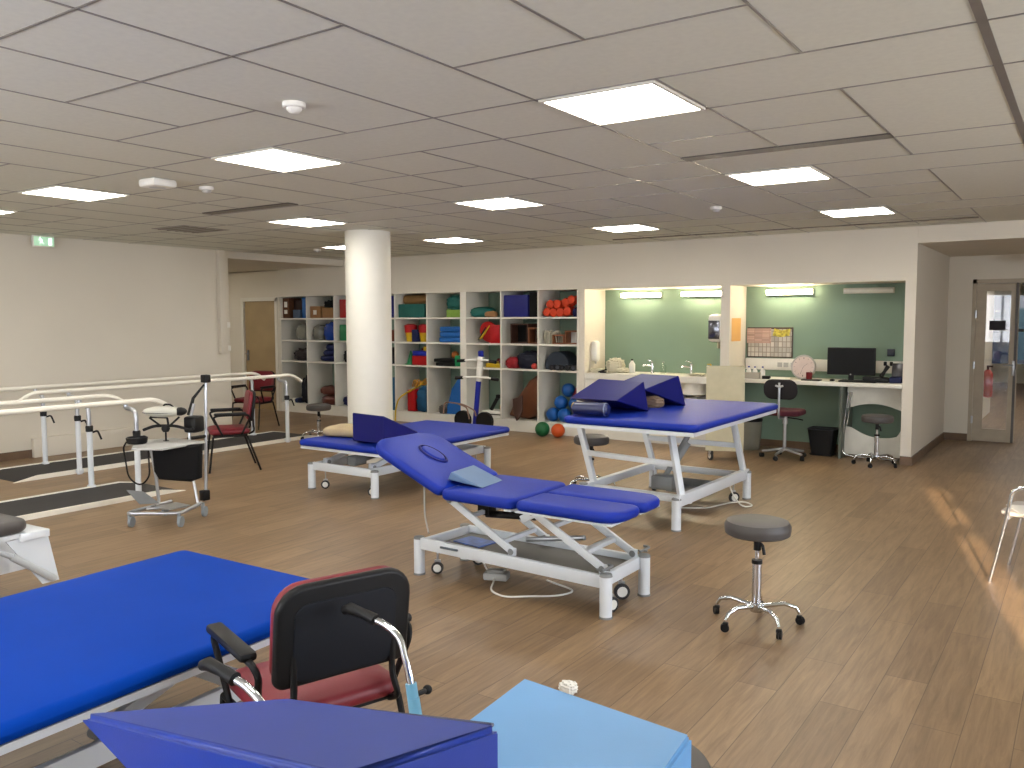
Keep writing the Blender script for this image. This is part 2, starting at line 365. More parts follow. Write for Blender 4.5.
# corridor
struct('ceiling_corridor', X(-5, 4.5, 13.35, 26, 2.6, 2.7), CEIL)
struct('wall_corridor_right', X(4.3, 4.5, 13.35, 26, 0, 2.7), WALL)
struct('wall_corridor_left', X(-2.45, -2.3, 17.5, 26, 0, 2.6), WALL)
struct('wall_corridor_side', X(-1.62, -1.46, 13.36, 17.5, 0, 2.6), WALL)
b = MB(); b.bx(-5, 4.5, 25.8, 26, 0, .5); b.bx(-5, 4.5, 25.8, 26, 2.3, 2.7); struct('wall_corridor_end', b, WALL)
wi = struct('window_3', X(-2.3, 4.3, 25.9, 25.91, .5, 2.3), glass('dimming_glass', (.025, .04, .06)))  # glass colour kept very dark to dim the sky behind it
f = MB()
for x in (-2.3, -1.75, -1.1, -.4, .4, 1.2, 2, 3): f.bx(x-.03, x+.03, 25.86, 25.96, .5, 2.3)
f.bx(-2.3, 4.3, 25.86, 25.96, 1.35, 1.42); obj('window_frame', f, GREY, wi)
t = thing('fire_extinguisher', 'red fire extinguisher on the corridor wall seen through the glass door', 'extinguisher', (-1.34, 15.5, .42))
obj('cylinder', MB().lathe([(.03, 0), (.075, .02), (.075, .38), (.05, .43), (.03, .45)]), C_('signal_red', (190, 30, 24), .35), t)
obj('valve', MB().cyl((0, 0, .45), (0, 0, .5), .02).bx(-.02, .07, -.01, .01, .49, .52), BLACK, t)
obj('wall_bracket', X(-.118, -.07, -.03, .03, .1, .3), BLACK, t)

# ================================================================== LIGHTS
PM = emit('panel_light', (1, .955, .88), PANEL)
p0 = thing('ceiling_light', '', 'ceiling light', (-2.235, 3.465, 0), 0, 'square ceiling lights')
f = MB()
for (a, b_, c, d_) in ((.0125, .6125, .0125, .03), (.0125, .6125, .595, .6125), (.0125, .03, .03, .595), (.595, .6125, .03, .595)): f.bx(a, b_, c, d_, CZ-.012, CZ+.002)
f.bx(.03, .595, .405, .413, CZ-.012, CZ+.002); obj('frame', f, WHITE, p0)
obj('diffuser', X(.03, .595, .03, .405, CZ-.008, CZ+.002), PM, p0); obj('diffuser', X(.03, .595, .413, .595, CZ-.008, CZ+.002), PM, p0)
LL = {(0, 0): 'lit square ceiling panel nearest the camera, largest in view', (-4, 0): 'lit square ceiling panel left of the largest one, in the nearest row',
 (-8, 0): 'lit square ceiling panel third from the right in the nearest row, above the left wall', (-11, 0): 'lit square ceiling panel cut by the left edge of the view',
 (0, 4): 'lit square ceiling panel just below the long slotted air vent at right', (-4, 4): 'lit square ceiling panel in the middle row, straight above the shelves',
 (-8, 4): 'lit square ceiling panel in the middle row, up and left of the white column', (0, 8): 'lit square ceiling panel farthest right, in front of the desk alcove',
 (-4, 8): 'lit square ceiling panel in the far row, in front of the sink alcove', (-8, 8): 'lit square ceiling panel in the far row, just right of the column top',
 (-11, 8): 'lit square ceiling panel half hidden behind the column top', (0, -4): 'extra lit square ceiling panel added above and behind the viewer', (-4, -4): 'extra lit square ceiling panel added above the near corner of the room, out of view',  # last two panels are added out of view for extra light
 (-11, 4): 'lit square ceiling panel over the parallel bars'}
first = True
for (i, j), lab in LL.items():
    if (i, j) == (-11, 4): continue
    if first: p0['label'] = lab; first = False
    else: dup(p0, (gx(i), gy(j), 0), 0, lab)
VB = mat('vent_dark', (58, 52, 46), .6); VM = mat('vent_blade', (126, 118, 106), .4, .4)
for x0, x1, y, lab in ((-2.24, -.98, 5.27, 'long slotted air vent between the two right-hand ceiling lights'), (-7.17, -5.94, 5.22, 'slotted air vent at the left, above the red chairs'), (-5.2, -1.0, 9.95, 'thin linear air vent close to the back wall')):
    t = thing('air_vent', lab, 'air vent', (x0, y, CZ), 0, 'linear ceiling vents'); L = x1-x0; wd = .12 if L < 2 else .035
    obj('backing', X(0, L, -wd/2, wd/2, -.006, .001), VB, t)
    for k in range(4 if L < 2 else 2):
        yy = -wd/2+wd*(k+.5)/(4 if L < 2 else 2); obj('blade', X(0, L, yy-.006, yy+.002, -.011, -.005), VM, t)
t = thing('air_grille', 'flush grey return-air grille near the top of the left wall', 'air vent', (-8.85, 5.7, CZ))
obj('backing', X(0, .6, 0, .6, -.005, .001), mat('grille_grey', (150, 146, 138), .6), t)
for k in range(5): obj('blade', X(.03, .57, .06+k*.11, .09+k*.11, -.012, -.004), VM, t)
for (x, y, k, lab) in ((-3.22, 2.85, 1, 'round white domed detector nearest the camera'), (-5.77, 3.78, 2, 'white square emergency light unit beside the left ceiling panels'), (-5.77, 4.2, 0, 'small white smoke detector behind the square emergency unit'),
        (-2.93, 7.66, 0, 'small grey smoke detector in front of the sink alcove'), (-9.45, 8.75, 0, 'small white smoke detector left of the column top')):
    if k == 2:
        t = thing('emergency_light', lab, 'emergency light', (x, y, CZ)); obj('housing', B((0, 0, -.03), (.2, .2, .06), bev=.02), PVC, t); obj('lens', MB().lathe([(.03, -.062), (.06, -.06), (.06, -.05)]), STEEL, t); continue
    t = thing('smoke_detector', lab, 'detector', (x, y, CZ)); s_ = 1.0
    obj('base_ring', MB().lathe([(.05*s_, -.025), (.055*s_, -.02), (.055*s_, 0)]), PVC, t); obj('sensor_dome', MB().lathe([(.006, -.05*s_), (.025*s_, -.046*s_), (.036*s_, -.034), (.04*s_, -.02)]), PVC if k else MIDG, t)
def exit_sign(name, lab, loc, rz):
    t = thing(name, lab, 'exit sign', loc, rz)
    obj('housing', B((0, 0, -.07), (.26, .05, .14), bev=.008), PVC, t)
    G_ = emit('sign_green', (.02, .45, .12), .8)
    obj('panel', X(-.12, .12, .022, .029, -.125, -.02), G_, t); W_ = emit('sign_white', (.8, 1, .85), 1.5)
    m_ = MB(); m_.cyl((.05, .029, -.035), (.05, .033, -.035), .009, 10)          # running person
    m_.bar((.045, .031, -.045), (.03, .031, -.078), .004, .018, 0); m_.bar((.03, .031, -.078), (.055, .031, -.1), .004, .01, 0); m_.bar((.03, .031, -.078), (.005, .031, -.1), .004, .01, 0); m_.bar((.045, .031, -.05), (.07, .031, -.065), .004, .008, 0); m_.bar((.045, .031, -.05), (.015, .031, -.06), .004, .008, 0)
    obj('running_figure', m_, W_, t)
    obj('door_symbol', X(-.09, -.05, .029, .033, -.115, -.03), W_, t)
exit_sign('exit_sign', 'small green emergency exit sign high on the left wall', (XL+.1, 5.4, CZ-.0), R(-90))
exit_sign('exit_sign', 'green emergency exit sign at the right edge, above the passage doors', (-.58, 12.6, 2.54), R(180))
for x, y, z, lab in ((-.9, 15.5, 2.6, 'lit square panel added to the corridor ceiling, just beyond the glazed door'), (-.9, 20.5, 2.6, 'lit square panel added to the corridor ceiling, farther from the glazed door'), (.8, 15.5, 2.6, 'lit square panel added to the corridor ceiling, right of the nearest corridor one'), (.8, 18.5, 2.6, 'lit square panel added to the corridor ceiling, right of the farther corridor one'), (-13.9, 8.5, 2.62, 'lit square panel added to the recess ceiling behind the left wall end, out of view')):
    dup(p0, (x, y, z-CZ+.004), 0, lab)  # added panels that brighten the corridor and the recess
# alcove tubes
TM = emit('tube_light', (1, .83, .58), TUBE)
for (x0, x1, on, lab) in ((-5.67, -5.05, 1, 'lit strip light at the left end of the sink alcove'), (-4.74, -4.13, 1, 'lit strip light above the right-hand tap in the sink alcove'), (-3.55, -2.95, 1, 'lit strip light above the pinned planning board'), (-2.58, -1.99, 0, 'unlit strip light above the computer monitor')):
    t = thing('strip_light', lab, 'wall light', (x0, YB, 2.0), 0, 'strip lights in the alcoves'); L = x1-x0
    obj('housing', X(0, L, -.05, 0, 0, .07, .005), WHITE, t); obj('tube_cover', MB().cyl((.01, -.055, .035), (L-.01, -.055, .035), .028, 14), TM if on else PVC, t)

# ================================================================== SHELVING
colsx = []
def shelf_unit(x0, x1, n, lab):
    t = thing('shelving_unit', lab, 'shelving', (x0, YW, .157), 0, 'white open shelving units')
    L = x1-x0; D = YB-YW-.02; H = 1.962; th = .022
    for k in range(n+1):
        x = (L-th)*k/n; obj('upright', X(x, x+th, 0, D, 0, H), WHITE, t); 
        if k < n: colsx.append((x0+x+th, x0+(L-th)*(k+1)/n))
    zs = [(0, .012), (.765, .79), (1.145, 1.17), (1.545, 1.57)]
    for z0, z1 in zs:
        for k in range(n):
            x = (L-th)*k/n; obj('shelf', X(x+th, (L-th)*(k+1)/n, 0, D, z0, z1), WHITE, t)
    return t
shelf_unit(-12.42, -10.30, 3, 'white cubby shelving beside the tan door, left of the column')
shelf_unit(-10.285, -8.18, 3, 'white cubby shelving partly hidden behind the column')
shelf_unit(-8.105, -6.065, 3, 'white cubby shelving behind the exercise bike')
struct('trim_6', X(-8.18, -8.106, YW, YB, .155, 2.12), WHITE)
RZ = [0, .170, .948, 1.328, 1.728]     # floor height of row 4,3,2,1 bins
def bz(r): return {4: .171, 3: .949, 2: 1.329, 1: 1.729}[r]
def bxp(c, f): a, b_ = colsx[c]; return a+(b_-a)*f
def put(c, r, f, dy=.0): return (bxp(c, f), YW+.04+dy, bz(r))
def fit(c, x, w_): a, b_ = colsx[c]; return min(max(x, a+w_/2+.006), b_-w_/2-.006)
def cube(name, lab, cat, c, r, f, d, m, dy=0, dz=0, rz=0, bev=.008, grp=None):
    x, y, z = put(c, r, f, dy); x = fit(c, x, d[0]*(1+.5*abs(rz))); return one(name, B((0, d[1]/2, d[2]/2), d, bev=bev), m, lab, cat, (x, y, z+dz), grp, rz)
def lump(name, lab, cat, c, r, f, d, m, dy=0, dz=0, seed=1, amp=.12, fr=3., rz=0, grp=None):
    x, y, z = put(c, r, f, dy); x = fit(c, x, d[0]*(1+amp*.6)); return one(name, MB().blob((0, d[1]/2, 0), d, seed, amp, fr), m, lab, cat, (x, y, z+dz), grp, rz, 60)
TEAL = C_('teal_foam', (36, 108, 100)); SBLUE = C_('sky_foam', (34, 108, 190)); DBLU = C_('dark_blue_cloth', (22, 32, 84)); BLK = C_('black_cloth', (8, 7, 8), .85); LIME = C_('lime_foam', (140, 178, 74))
YEL = C_('yellow_plastic', (226, 186, 30), .45); REDP = C_('red_plastic', (196, 26, 30), .45); ORG = C_('orange_foam', (232, 74, 36)); GRNP = C_('green_plastic', (30, 140, 84), .45); BLUP = C_('cobalt_plastic', (30, 44, 168), .45)
CLR = C_('milky_plastic', (150, 152, 140), .3)
# unit 1
t = cube('cardboard_box', 'tall brown box with two white labels at the top left of the shelving', 'box', 0, 1, .14, (.17, .3, .37), C_('brown_card', (104, 66, 40), .8))
lb = MB(); lb.bx(-.04, .04, -.004, 0, .2, .3); lb.bx(-.04, .04, -.004, 0, .08, .15); obj('paper_label', lb, PVC, t)
cube('storage_box', 'dark brown storage box between labelled carton and blue board', 'box', 0, 1, .47, (.24, .3, .33), C_('dark_brown_box', (58, 34, 26)), dy=.1)
cube('small_box', 'small grey-blue box in front of the dark brown storage box', 'box', 0, 1, .55, (.18, .09, .15), C_('greyblue_box', (84, 104, 130)))
cube('foam_board', 'upright bright blue foam board in the top left cubby', 'board', 0, 1, .87, (.12, .36, .37), SBLUE)
lump('plastic_bag', 'milky plastic bag with green contents under the labelled carton cubby', 'bag', 0, 2, .68, (.34, .3, .3), CLR, seed=3)
lump('clothes_bundle', 'dark bundle of straps and cloth in the third cubby down by the door', 'bundle', 0, 3, .68, (.4, .3, .22), C_('dark_straps', (44, 34, 34)), seed=4, amp=.2)
lump('clothes_pile', 'dark jacket heaped at the bottom left cubby', 'clothes', 0, 4, .8, (.22, .3, .5), C_('ink_cloth', (20, 22, 34)), seed=5, amp=.2)
for k, (f_, z_) in enumerate(((.34, 0), (.47, .0), (.60, .0))):
    x, y, z = put(0, 4, f_); m_ = MB(); m_.blob((0, .15, 0), (.09, .28, .09), 10+k, .06); one('shoe', m_, (PVC, C_('blue_shoe', (40, 60, 110)), C_('navy_shoe', (24, 30, 60)))[k], ('white shoe at the front of the bottom left cubby', 'blue shoe between the white shoe and the dark jacket', 'navy shoe lying against the dark jacket')[k], 'shoe', (x, y-.03, z), 'shoes in the bottom left cubby', R(-25+20*k), 60)
t = cube('cardboard_box', 'small brown carton with a white square label, second top cubby', 'box', 1, 1, .25, (.26, .24, .21), CARD)
obj('paper_label', X(-.04, .04, -.004, 0, .06, .14), PVC, t)
cube('cardboard_box', 'brown carton carrying a black helmet-like bag, second top cubby', 'box', 1, 1, .76, (.3, .3, .18), CARD, rz=R(5))
lump('black_bag', 'small black bag lying on the brown carton in the second top cubby', 'bag', 1, 1, .72, (.26, .22, .13), BLK, dz=.183, seed=8, amp=.15)
lump('plastic_bag', 'grey translucent plastic bag beside the blue sack', 'bag', 1, 2, .25, (.26, .28, .27), C_('grey_film', (128, 128, 118), .35), seed=9)
lump('blue_sack', 'glossy blue sack in the second column of cubbies', 'bag', 1, 2, .72, (.34, .32, .32), C_('blue_film', (26, 70, 170), .25), seed=11)
for k in range(3): lump('folded_blanket', ('lowest folded navy blanket of the three stacked', 'middle folded navy blanket of the three stacked', 'topmost and smallest folded navy blanket')[k], 'blanket', 1, 3, .62+.05*k, (.46-.1*k, .36, .12), DBLU, dz=.1*k, seed=12+k, amp=.05, grp='navy blankets')
for k in range(2): lump('leather_cushion', ('reddish brown leather cushion lying at the bottom of a cubby', 'second brown leather cushion on top, tilted')[k], 'cushion', 1, 4, .66-.05*k, (.46, .36, .17), mat('red_brown_leather', (92, 44, 34), .45, var=.1), dz=.172*k, seed=15+k, amp=.07)
cube('red_box', 'red box at the left of the column in the top row', 'box', 2, 1, .33, (.26, .3, .32), REDP)
cube('green_crate', 'green crate below the red box, left of the column', 'crate', 2, 2, .33, (.28, .3, .28), GRNP)
lump('black_case', 'black case with a white side left of the column', 'case', 2, 3, .36, (.26, .25, .22), BLK, seed=18); 
cube('white_carton', 'small white carton behind the black case left of the column', 'box', 2, 3, .62, (.12, .2, .22), PVC)
lump('navy_bag', 'navy bag on the bottom shelf just left of the column', 'bag', 2, 4, .4, (.36, .3, .2), DBLU, seed=19)
# unit 2 (columns 3,4,5)
cube('foam_block', 'dark blue foam block glimpsed right behind the column, top row', 'foam block', 3, 1, .7, (.36, .36, .36), NAVY)
lump('orange_bundle', 'dark orange and black bundle glimpsed right behind the column', 'bundle', 3, 2, .8, (.24, .3, .2), C_('rust_cloth', (130, 62, 30)), seed=20)
lump('black_bundle', 'black bundle in the third row right behind the column', 'bundle', 3, 3, .8, (.24, .3, .28), BLK, seed=21)
cube('gym_mat', 'upright teal-blue gym mat in the bottom cubby behind the column', 'mat', 3, 4, .86, (.1, .4, .55), C_('petrol_mat', (24, 96, 140)))
cube('teal_box', 'large teal green foam box under the brown roll', 'foam block', 4, 1, .47, (.56, .4, .22), TEAL)
x, y, z = put(4, 1, .47); one('foam_roll', MB().slab(rrect(-.08, .08, -.07, .07, .065), -.27, .27, .01, M.Translation((0, .18, .075)) @ M.Rotation(R(90), 4, 'Y')), C_('ochre_cover', (150, 112, 66)), 'ochre brown flattened roll lying on the teal foam box', 'roll', (x, y, z+.222))
for k, f_ in enumerate((.33, .78)):
    x, y, z = put(4, 2, f_); t = thing('toy_bucket', ('yellow bucket with red top, left of the pair', 'yellow bucket with red top, right of the pair')[k], 'bucket', (x, y+.1, z), 0, 'red and yellow buckets')
    obj('bucket', MB().lathe([(.07, 0), (.095, .15)]), YEL, t); obj('red_top', MB().lathe([(.1, .15), (.11, .27), (.06, .29)]), REDP, t)
cube('blue_canister', 'dark blue canister between the red and yellow buckets', 'canister', 4, 2, .57, (.12, .12, .2), DBLU)
x, y, z = put(4, 3, .32); one('training_cone', MB().lathe([(.1, 0), (.1, .012), (.07, .014), (.012, .23)]), GRNP, 'green training cone in front of the red and blue tubs', 'cone', (x, y+.1, z))
cube('red_tub', 'red tub with a blue upper rim in the third row', 'tub', 4, 3, .72, (.32, .22, .15), REDP)
cube('blue_tub', 'flat cobalt tub stacked on the red tub', 'tub', 4, 3, .72, (.3, .2, .08), BLUP, dz=.153)
lump('red_cloth', 'dark red cloth behind the green training cone', 'cloth', 4, 3, .6, (.34, .14, .3), C_('maroon_cloth', (120, 24, 26)), dy=.27, seed=24)
cube('yellow_block', 'small yellow block lying at the right end of the third-row cubby', 'block', 4, 3, .9, (.1, .12, .07), YEL, dz=.233, dy=.02)
lump('blue_bag', 'petrol blue bag under yellow ropes in the bottom cubby', 'bag', 4, 4, .76, (.30, .34, .42), C_('petrol_cloth', (22, 84, 124)), seed=25)
cube('red_case', 'upright red case beside the petrol blue bag', 'case', 4, 4, .40, (.16, .3, .36), REDP, dy=.03)
rp_ = MB()
for k in range(7):
    a = rnd.uniform(-.12, .12); rp_.tube([(a-.14, .05, .0), (a-.05, 0, .1+rnd.uniform(0, .06)), (a+.04, .02, .03), (a+.12, .06, .12+rnd.uniform(0, .05)), (a+.2, .1, 0)], .008, 6, .04)
x, y, z = put(4, 4, .68); one('rope_tangle', rp_, C_('yellow_rope', (222, 160, 60)), 'tangle of yellow and orange ropes heaped on the blue bag', 'rope', (x-.02, y+.1, z+.40))
hp = MB(); hp.tube([(-.02, -.02, .012), (-.03, 0, .2), (.0, .04, .38), (.12, .08, .47), (.30, .12, .56), (.45, .16, .66)], .013, 8, .08)
x, y, z = put(4, 4, .1); one('bent_tube', hp, YEL, 'yellow bent tube leaning at the right side of the column', 'tube', (-9.50, YW-.06, .0), None, 0)
lump('teal_bag', 'dark teal bag on the lime foam block, top row', 'bag', 5, 1, .74, (.34, .32, .22), TEAL, dz=.125, seed=27)
cube('lime_block', 'lime green foam block under the teal bag', 'foam block', 5, 1, .76, (.3, .32, .12), LIME)
for k in range(3): cube('foam_pad', ('lowest blue foam pad of the stack of three', 'middle blue foam pad of the stack of three', 'top blue foam pad of the stack of three')[k], 'foam pad', 5, 2, .66-.01*k, (.46-.02*k, .34, .082), SBLUE, dz=.085*k, bev=.02, grp='blue foam pads')
for k in range(2): cube('black_tray', ('lower black tray under the orange ball', 'upper black tray tilted beside the green tub')[k], 'tray', 5, 3, .5-.06*k, (.4, .3, .055), BLK, dz=.06*k)
x, y, z = put(5, 3, .62); one('small_ball', MB().sph((0, .15, .06), .06), C_('orange_ball', (200, 116, 50)), 'small orange ball lying on the black trays', 'ball', (x, y, z+.117))
cube('green_tub', 'bright green tub at the right end of the third-row cubby', 'tub', 5, 3, .88, (.13, .26, .17), GRNP)
x, y, z = put(5, 4, .82); t = one('gym_mat', MB().slab([(-.26, 0), (.15, 0), (.15, .66), (.02, .60), (-.12, .42)], 0, .07, .02, M.Translation((0, .05, 0)) @ M.Rotation(R(90), 4, 'X')), SBLUE, 'sky blue pointed gym mat leaning in the bottom cubby', 'mat', (x-.02, y+.08, z))
for k, (f_, dz_) in enumerate(((.5, .1), (.52, .32))):
    x, y, z = put(5, 4, f_); one('exercise_ball', MB().sph((0, .3, .1), .1), C_('navy_ball', (20, 34, 90), .3), ('dark blue ball behind the leaning gym mat, lower', 'dark blue ball behind the leaning gym mat, upper')[k], 'ball', (x+.03*k, y, z+k*.19))
lump('grey_bag', 'small dark grey bag at the front of the gym-mat cubby', 'bag', 5, 4, .36, (.17, .2, .14), DGREY, seed=31)
# unit 3 (columns 6,7,8)
lump('teal_mat', 'folded teal mat lying in the top row above the bike', 'mat', 6, 1, .32, (.4, .34, .16), TEAL, seed=33, amp=.06, rz=R(8))
lump('green_bag', 'green cloth bag behind the folded teal mat', 'bag', 6, 1, .78, (.3, .16, .26), C_('leaf_cloth', (52, 116, 64)), dy=.38, seed=34)
lump('tan_bag', 'small tan bag lying at the right of the folded teal mat', 'bag', 6, 1, .66, (.22, .12, .09), CARD, seed=35, dy=-.02)
x, y, z = put(6, 2, .5); t = thing('balance_disc', 'red round disc with a yellow and black stripe leaning in the second row', 'disc', (x, y+.12, z))
dm = M.Translation((0, 0, .17)) @ M.Rotation(R(-78), 4, 'X')
obj('disc', MB().lathe([(.02, -.02), (.165, -.015), (.17, 0), (.165, .02), (.02, .035)], mx=dm, seg=32), REDP, t)
obj('yellow_stripe', MB().bar((-.13, -.05, .06), (.06, -.01, .30), .05, .02), YEL, t); obj('black_stripe', MB().bar((-.17, -.05, .04), (.0, -.01, .31), .03, .02), BLACK, t)
cube('red_box', 'red box at the right of the striped disc', 'box', 6, 2, .82, (.2, .3, .28), REDP)
for k, f_ in enumerate((.60, .74, .88)): cube('yellow_block', ('left yellow block below the striped disc', 'middle yellow block below the striped disc, raised', 'right yellow block below the striped disc')[k], 'block', 6, 3, f_, (.1, .1, .07+.03*(k == 1)), YEL, rz=R(12*k-8), grp='yellow blocks')
lump('red_strap', 'heap of red straps behind the yellow blocks', 'straps', 6, 3, .76, (.28, .16, .14), C_('maroon_cloth', (120, 24, 26)), dy=.2, seed=37)
cube('white_board', 'lower white board lying in the cubby behind the bike', 'board', 6, 4, .68, (.4, .3, .045), PVC, dz=.0)
cube('white_board', 'upper white board lying in the cubby behind the bike', 'board', 6, 4, .70, (.38, .3, .045), PVC, dz=.06)
cube('board_spacer', 'dark slat between the two white boards behind the bike', 'slat', 6, 4, .70, (.36, .26, .013), BLACK, dz=.046)
x, y, z = put(6, 4, .62); t = thing('hand_trainer', 'black angled exercise gadget on the white boards', 'trainer', (x+.07, y+.1, z+.107))
obj('arm', MB().bar((-.1, 0, 0), (.04, 0, .22), .03, .05), BLACK, t); obj('pad', B((.05, 0, .22), (.09, .05, .06), bev=.01), BLACK, t); obj('yellow_grip', MB().cyl((.12, -.02, .02), (.12, -.02, .1), .03), YEL, t)
one('wall_hook', MB().tube([(-.05, .02, 0), (-.05, .02, .1), (.05, .02, .1), (.04, .02, .03), (-.02, .02, .03)], .011, 6, .01), BLACK, 'black looped handle hanging in the cubby behind the bike', 'handle', (bxp(6, .58), YB-.05, .66))
cube('blue_cube', 'large dark blue foam cube in the top row', 'foam block', 7, 1, .36, (.44, .4, .33), mat('cube_blue', (10, 18, 104), .6))
cube('black_box', 'black box beside the large blue foam cube', 'box', 7, 1, .86, (.16, .38, .37), BLK)
wd_ = C_('dark_wood', (74, 46, 34)); wl = C_('mid_wood', (134, 82, 50))
def wframe(name, lab, c, r, f, d, m, th=.02, dy=0, back=None):
    x, y, z = put(c, r, f, dy); w_, dd, h = d; b = MB()
    b.bx(-w_/2, w_/2, 0, dd, 0, th); b.bx(-w_/2, w_/2, 0, dd, h-th, h); b.bx(-w_/2, -w_/2+th, 0, dd, th, h-th); b.bx(w_/2-th, w_/2, 0, dd, th, h-th)
    t = one(name, b, m, lab, 'wooden box', (x, y, z))
    if back: obj('inner_panel', X(-w_/2+th, w_/2-th, dd*.6, dd*.64, th, h-th), back, t)
wframe('wooden_box', 'tall dark wooden open box in the second row', 7, 2, .46, (.32, .3, .3), wd_, back=BLK)
wframe('wooden_box', 'lighter wooden open box beside the tall dark one', 7, 2, .86, (.2, .26, .24), wl, back=wd_)
lump('gym_bag', 'black and navy gym bag in the third row', 'bag', 7, 3, .66, (.42, .34, .26), C_('navy_black', (22, 26, 44)), seed=40)
lump('red_bag', 'small red bag at the left of the black gym bag', 'bag', 7, 3, .22, (.24, .22, .17), C_('crimson_cloth', (158, 26, 36)), seed=41)
x, y, z = put(7, 3, .88); one('small_ball', MB().sph((0, .0, .045), .045), C_('red_white_ball', (206, 70, 62)), 'small red and white ball in front of the black gym bag', 'ball', (x, y, z))
# brown bolster leaning
bo = MB(); bo.slab([(-.30, .03), (.05, 0), (.29, .12), (.30, .60), (.22, .70), (.06, .60), (-.12, .38), (-.26, .18)], 0, .26, .08, M.Translation((0, .33, 0)) @ M.Rotation(R(90), 4, 'X'))
x, y, z = put(7, 4, .52); one('brown_bolster', bo, BROWN, 'big brown leather bolster leaning in the bottom cubby', 'bolster', (x, y+.02, z))
one('leather_flap', MB().slab([(-.10, .20), (.07, .26), (.09, .02), (.03, -.10), (-.01, -.13), (-.08, .0)], 0, .03, .012, M.Translation((0, .02, 0)) @ M.Rotation(R(84), 4, 'X')), mat('dark_leather', (62, 36, 26), .5), 'dark brown leather pouch hanging over the front of the bolster cubby', 'pouch', (x-.02, YW-.035, z+.12))
# foam dumbbells
for k, (f_, dz_) in enumerate(((.16, 0), (.34, 0), (.52, 0), (.25, .13), (.44, .13), (.70, 0.02), (.66, .16), (.80, .2))):
    x, y, z = put(8, 1, f_); t = thing('foam_dumbbell', ('orange foam dumbbell at the left end of the heap, bottom row', 'second orange foam dumbbell of the bottom row', 'third orange foam dumbbell of the bottom row', 'orange foam dumbbell resting on the two left ones', 'orange foam dumbbell on the middle of the heap', 'orange foam dumbbell at the right of the bottom row', 'orange foam dumbbell high on the right of the heap', 'topmost orange foam dumbbell, at the right')[k], 'dumbbell', (x, y+.11, z+dz_*.88), 0, 'orange foam dumbbells')
    q = M.Rotation(R(90+rnd.uniform(-14, 14)), 4, 'X') @ M.Rotation(0, 4, 'Y')
    for s_ in (-1, 1): obj('foam_head', MB().lathe([(.045, -.04), (.065, -.028), (.065, .028), (.045, .04)], (0, s_*.07, .066), 8, q), ORG, t)
    obj('handle', MB().lathe([(.018, -.05), (.018, .05)], (0, 0, .066), 8, q), BLACK, t)
lump('blue_weight_bag', 'small dark blue bag at the right end of the dumbbell cubby', 'bag', 8, 1, .9, (.11, .2, .13), DBLU, seed=43)
rp_ = MB()
for k in range(8):
    a = -.1+.028*k; rp_.tube([(a, .05, 0), (a-.01, .02, .14+.03*math.sin(k)), (a+.02, .05, .2+.02*math.cos(2*k)), (a+.05, .1, .13), (a+.045, .12, 0)], .010, 6, .05)
x, y, z = put(8, 2, .24); one('white_rope', rp_, C_('off_white_rope', (206, 200, 176)), 'coiled off-white rope at the left of the small wooden boxes', 'rope', (x, y+.02, z))
wframe('wooden_box', 'small low wooden open box next to the white rope', 8, 2, .48, (.2, .24, .14), wl)
wframe('wooden_box', 'larger wooden open box at the right end of the second row', 8, 2, .82, (.22, .26, .2), wl, back=PVC)
hd = MB(); hd.lathe([(.2, -.16), (.21, -.14), (.21, .14), (.2, .16)], mx=M.Translation((0, .22, .06)) @ M.Rotation(R(90), 4, 'X'), seg=40)
for v in hd.b.verts: v.co.z = max(v.co.z, 0)
x, y, z = put(8, 3, .34); one('half_roll', hd, C_('slate_foam', (50, 58, 70)), 'slate grey half-round bolster in the third row', 'bolster', (x, y+.05, z))
for k, f_ in enumerate((.36, .5, .64, .78, .9)):
    x, y, z = put(8, 3, f_); q = M.Rotation(R(90), 4, 'X'); m_ = MB()
    for s_ in (-.05, .05): m_.lathe([(.03, -.02), (.04, -.012), (.04, .012), (.03, .02)], (0, s_, .04), 12, q)
    m_.lathe([(.013, -.04), (.013, .04)], (0, 0, .04), 8, q)
    one('hand_weight', m_, mat('black_iron', (40, 40, 44), .35, .5), ('black hand weight, first from the left in front of the grey bolster', 'black hand weight, second from the left beside the grey bolster', 'black hand weight, middle of the row of five', 'black hand weight, fourth of the row of five', 'black hand weight at the right end of the row of five')[k], 'hand weight', (x, y-.0, z), 'black hand weights', R(18*math.sin(k*2)))
BB = C_('ball_blue', (22, 92, 176), .3)
for k, (f_, dy_, dz_) in enumerate(((.22, .04, .105), (.55, .02, .105), (.38, .1, .28), (.74, .12, .27), (.54, .14, .47))):
    x, y, z = put(8, 4, f_); one('exercise_ball', MB().sph((0, 0, 0), .105, seg=28), BB, ('blue ball at bottom left of the ball heap', 'blue ball at bottom right of the ball heap', 'blue ball in the middle row of the heap, left', 'blue ball in the middle row of the heap, right', 'topmost blue ball of the heap')[k], 'ball', (x, y+.1+dy_, z+dz_), 'blue exercise balls')
one('exercise_ball', MB().sph((0, 0, 0), .14, seg=28), C_('maroon_ball', (120, 30, 38), .35), 'dark red ball behind the yellow ones in the ball cubby', 'ball', (bxp(8, .78), YW+.38, .56))
one('exercise_ball', MB().sph((0, 0, 0), .07, seg=24), YEL, 'small yellow ball above the dark red ball', 'ball', (bxp(8, .9), YW+.3, .78))
one('exercise_ball', MB().sph((0, 0, 0), .075, seg=24), YEL, 'small yellow ball at the right of the blue balls, low', 'ball', (bxp(8, .9), YW+.1, .42))
one('medicine_ball', MB().sph((0, 0, .107), .107, seg=32), C_('green_rubber', (28, 110, 62), .4), 'green ball on the floor in front of the shelving', 'ball', (-6.50, 10.28, 0))
one('medicine_ball', MB().sph((0, 0, .10), .10, seg=32), C_('orange_rubber', (226, 92, 34), .4), 'orange ball on the floor beside the green ball', 'ball', (-6.26, 10.32, 0))
